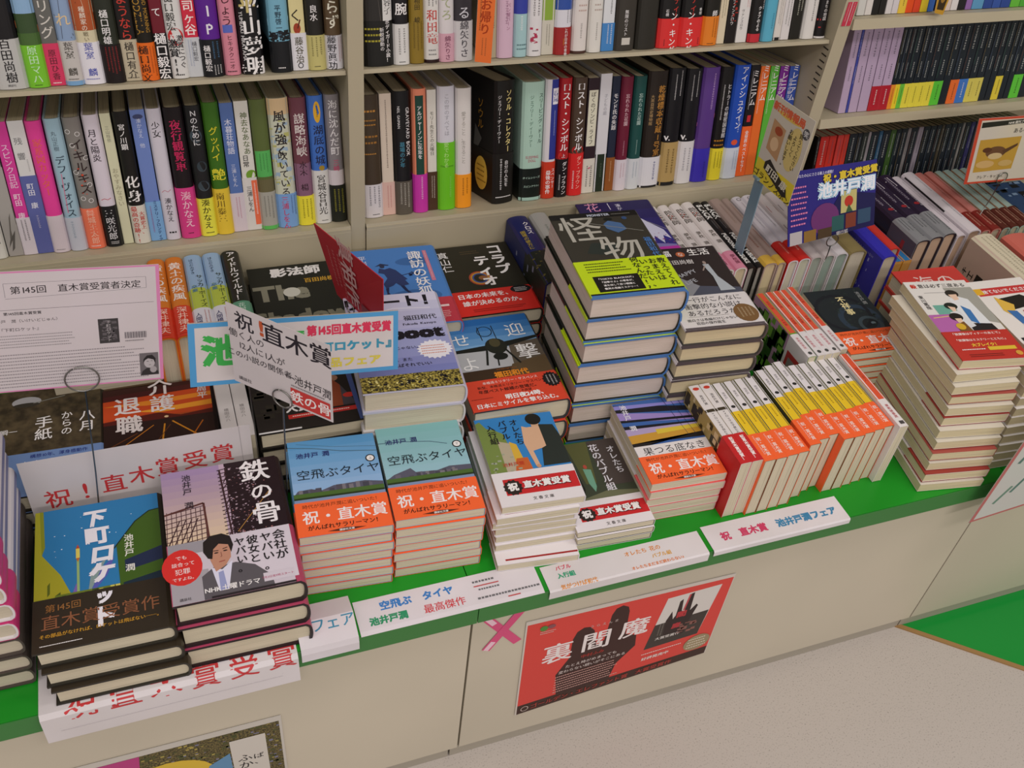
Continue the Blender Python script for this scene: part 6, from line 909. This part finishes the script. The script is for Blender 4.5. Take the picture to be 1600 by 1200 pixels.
for a in (-.98, 1.05):
    m = MB(); c, s = math.cos(a), math.sin(a); hl, hw = .042, .0062; q = 0 if a < 0 else -.0003
    for off, f in ((0, 1),):
        m.face([(c * x - s * z_, q, s * x + c * z_) for x, z_ in ((-hl, -hw), (hl, -hw), (hl, hw), (-hl, hw))], mat('d84c80', .3, 'cover'))
    m.face([(c * x - s * z_, q - .0001, s * x + c * z_) for x, z_ in ((-hl, -hw * .6), (-hl * .55, -hw * .6), (-hl * .55, hw * .6), (-hl, hw * .6))], mat('ecc8d8'))
    m.build('tape_strip', root)
# yellow-footed card, top right of centre
ops = [('R', 0, 0, 1, 1, 'c8c0a4', 'paper'), ('r', 0, 0, 1, .25, 'dcc838'), ('e', .45, .86, .3, .03, 'd8b858'), ('h', '新刊情報局', .42, .90, 13, 'd06040', {'wt': .05}), ('p', [(.12, .40), (.45, .34), (.45, .72), (.12, .76)], 'b89068'), ('e', .3, .66, .1, .05, 'a04c2c'), ('e', .28, .5, .1, .08, 'd8b890'), ('e', .72, .58, .19, .25, 'd0bc78'), ('e', .9, .82, .08, .06, '4c4c50'), ('h', '笑', .9, .82, 10, 'd0d0d0', {'wt': .03}), ('v', '買うてください', .82, .58, 8, '2c281c'), ('v', 'よろしく', .70, .62, 8, '2c281c'), ('v', 'お願いします。', .58, .56, 8, '2c281c'),
       ('p', [(.2, .26), (.3, .32), (.85, .14), (.9, .06), (.8, .04), (.2, .18)], '2c2820'), ('h', '町田 康', .55, .18, 14, 'd8d4c0', {'wt': .03, 'rot': -.18}), ('h', 'ゴランノスポン', .5, .06, 12, '2c281c', {'wt': .02, 'rot': -.1})]
sheet('yellow_footed_card', (.8180, 1.050, .8030), (.8310, .9700, .8030), (.8310, .9700, .6720), (.8180, 1.050, .6760), .0010, 'c8c0a4', ops, 'beige and yellow card turned sideways above the back row', 'sign', back='b8b090')
root = empty('acrylic_card_stand', Matrix.Translation((.8260, 1.0, .5425))); tag(root, 'bluish clear strip stand under the yellow-footed card', 'card stand')
m = MB(); m.box((-.0008, .030, .0), (.0008, .052, .1330), mat('7c98a8', .15, 'cover')); m.build('strip', root)
m = MB(); m.box((-.0100, .034, .1335), (.0010, .046, .1370), mat('7c98a8', .15, 'cover')); m.build('clip', root)
# blue award card
ops = [('r', 0, 0, 1, 1, '2c2880'), ('p', [(.3, .0), (1, 0), (1, .5), (.6, .62)], '1c1c50'), ('e', .42, .28, .16, .22, '6c3470'), ('r', .60, .30, .78, .62, 'c0b878'), ('e', .69, .46, .05, .08, 'b83828'), ('p', [(.66, .3), (.69, .42), (.74, .3)], '3c5c3c'), ('r', .5, .06, .64, .28, '2c5c5c'), ('r', .66, .06, .78, .28, '7c3c2c'), ('r', .8, .08, .95, .3, '34506c'), ('r', .02, .0, .16, .18, 'b8b4b8'), ('r', .18, .0, .32, .16, '8c6c34'), ('r', .34, -.0, .5, .14, '4c3c28'),
       ('h', '祝・直木賞受賞', .70, .86, 13.5, '181830', {'wt': .12, 'rot': .05}), ('h', '祝・直木賞受賞', .70, .865, 13.5, 'd8c038', {'wt': .05, 'rot': .05}), ('h', '池井戸潤', .66, .68, 25, 'b0d8f0', {'wt': .09}), ('h', '池井戸潤', .66, .68, 25, 'ecf0f8', {'wt': .03}), ('h', 'あなたの心にささる極上の感動！', .3, .93, 5.5, 'c8c8e8', {'wt': .03, 'sx': .8}),
       ('m', .03, .24, .22, .82, 8, 'd880b0', 'h'), ('h', '銀行狐', .62, .02, 7, 'd8d8d8')]
sheet('blue_award_card', (.8550, 1.02, .6940), (1.0080, 1.02, .7000), (1.0220, .9900, .6020), (.8730, .9900, .5820), .0012, '2c2880', ops, 'glossy dark blue card with big white lettering above the back row', 'sign', back='3c3880', kind='cover')
holder((.9500, .9870, .5850), .010, (0, -1, 0), (.9500, .9875, .5425), 'wire holder under the glossy dark blue card')
# sparrow card
ops = [('r', 0, 0, 1, 1, 'c84830'), ('R', .03, .03, 1, .97, 'd8ceb0', 'paper'), ('p', [(.04, .86), (.62, .91), (1, .93), (1, .985), (.04, .94)], '282420'), ('h', 'NHK週刊ブックレビュー', .45, .92, 6, 'e0dcd0', {'wt': .03, 'rot': .03}), ('h', 'ある小さなスズメの記録', .62, .80, 10, '2c2820', {'wt': .01, 'rot': .02}), ('p', [(.06, .18), (.44, .2), (.46, .70), (.06, .68)], 'c0983c'), ('e', .24, .48, .1, .09, '6c4830'), ('p', [(.3, .5), (.44, .6), (.44, .56), (.32, .44)], '5c3c28'), ('e', .15, .52, .045, .04, '5c3420'), ('e', .24, .42, .07, .05, 'd0b888'), ('e', .16, .3, .09, .06, 'd0ac70'), ('e', .36, .3, .07, .05, 'c8a868'), ('h', 'クレア・キップス', .24, .1, 7, '3c3428'), ('v', '梨木香歩訳', .62, .42, 9, '3c3428'), ('v', '酒井駒子絵', .8, .42, 9, '3c3428')]
sheet('sparrow_card', (1.2080, 1.05, .7330), (1.4200, 1.05, .7270), (1.4500, 1.05, .6050), (1.2380, 1.05, .6130), .0012, 'd8ceb0', ops, 'cream card with red border and a sparrow picture, upper right', 'sign', back='c84830')
holder((1.3120, 1.0465, .6190), .010, (0, -1, 0), (1.3030, 1.0470, .5430), 'wire holder with ring on the sparrow card')
# paper hanging at the right front edge
sc = ['6c8c7c', '5c7c74', '90a898']
ops = [('r', 0, 0, 1, 1, 'b86868'), ('R', .03, .02, .98, .98, 'c4ccc4', 'paper')] + [('l', [(.12 + .1 * k, .15 + .08 * (k % 3)), (.2 + .1 * k, .3 + .1 * (k % 4))], .006, sc[k % 3]) for k in range(7)] + [('l', [(.1 + .1 * k, .55), (.16 + .1 * k, .7 + .06 * (k % 2))], .006, sc[(k + 1) % 3]) for k in range(7)] + [('l', [(.7, 0), (.66, .9)], .003, 'd0c0c0')]
sheet('hanging_notice', (1.0290, .600, .5600), (1.2290, .600, .5800), (1.2200, .600, .3650), (1.0200, .600, .3450), .0008, 'c4ccc4', ops, 'greenish paper notice with pink edge hanging at the right front edge', 'sign')
# orange slip in the upper middle shelf, gold card and red label at the right
sheet('orange_slip', (.4160, 1.172, .9300), (.4400, 1.172, .9300), (.4410, 1.172, .8160), (.4180, 1.172, .8200), .0008, 'e87434', [('r', 0, 0, 1, 1, 'e87434'), ('v', 'お帰り', .5, .55, 16, 'a83c14', {'wt': .03}), ('m', .3, .05, .7, .3, 2, '7c5030', 'v'), ('m', .1, .35, .3, .8, 1, '7c5030', 'v')], 'orange slip hanging in front of the top middle shelf books', 'shelf card', kind='cover')
sheet('gold_card', (1.1660, 1.188, .8850), (1.1940, 1.188, .8850), (1.1930, 1.188, .8400), (1.1750, 1.188, .8440), .0008, 'c08c28', [('r', 0, 0, 1, 1, 'c89830'), ('r', .15, .15, .85, .95, '3c2c18'), ('e', .5, .6, .2, .2, 'a07830')], 'small gold-framed card on the top right shelf', 'shelf card', kind='cover')
sheet('red_label', (1.0135, 1.1972, .8640), (1.0300, 1.1972, .8640), (1.0300, 1.1972, .8270), (1.0135, 1.1972, .8270), .0004, 'd8ccc8', [('r', .0, 0, .46, 1, 'c83850'), ('r', .54, 0, 1, 1, 'c83850'), ('m', .1, .08, .36, .95, 1, 'e8c8c8', 'v'), ('m', .64, .08, .9, .95, 1, 'e8c8c8', 'v')], 'small red shelf label stuck on the right-hand divider', 'label', kind='cover')
bpy.data.objects.remove(_go)
# unique labels: books that share a look are told apart by their neighbours
seen = {}
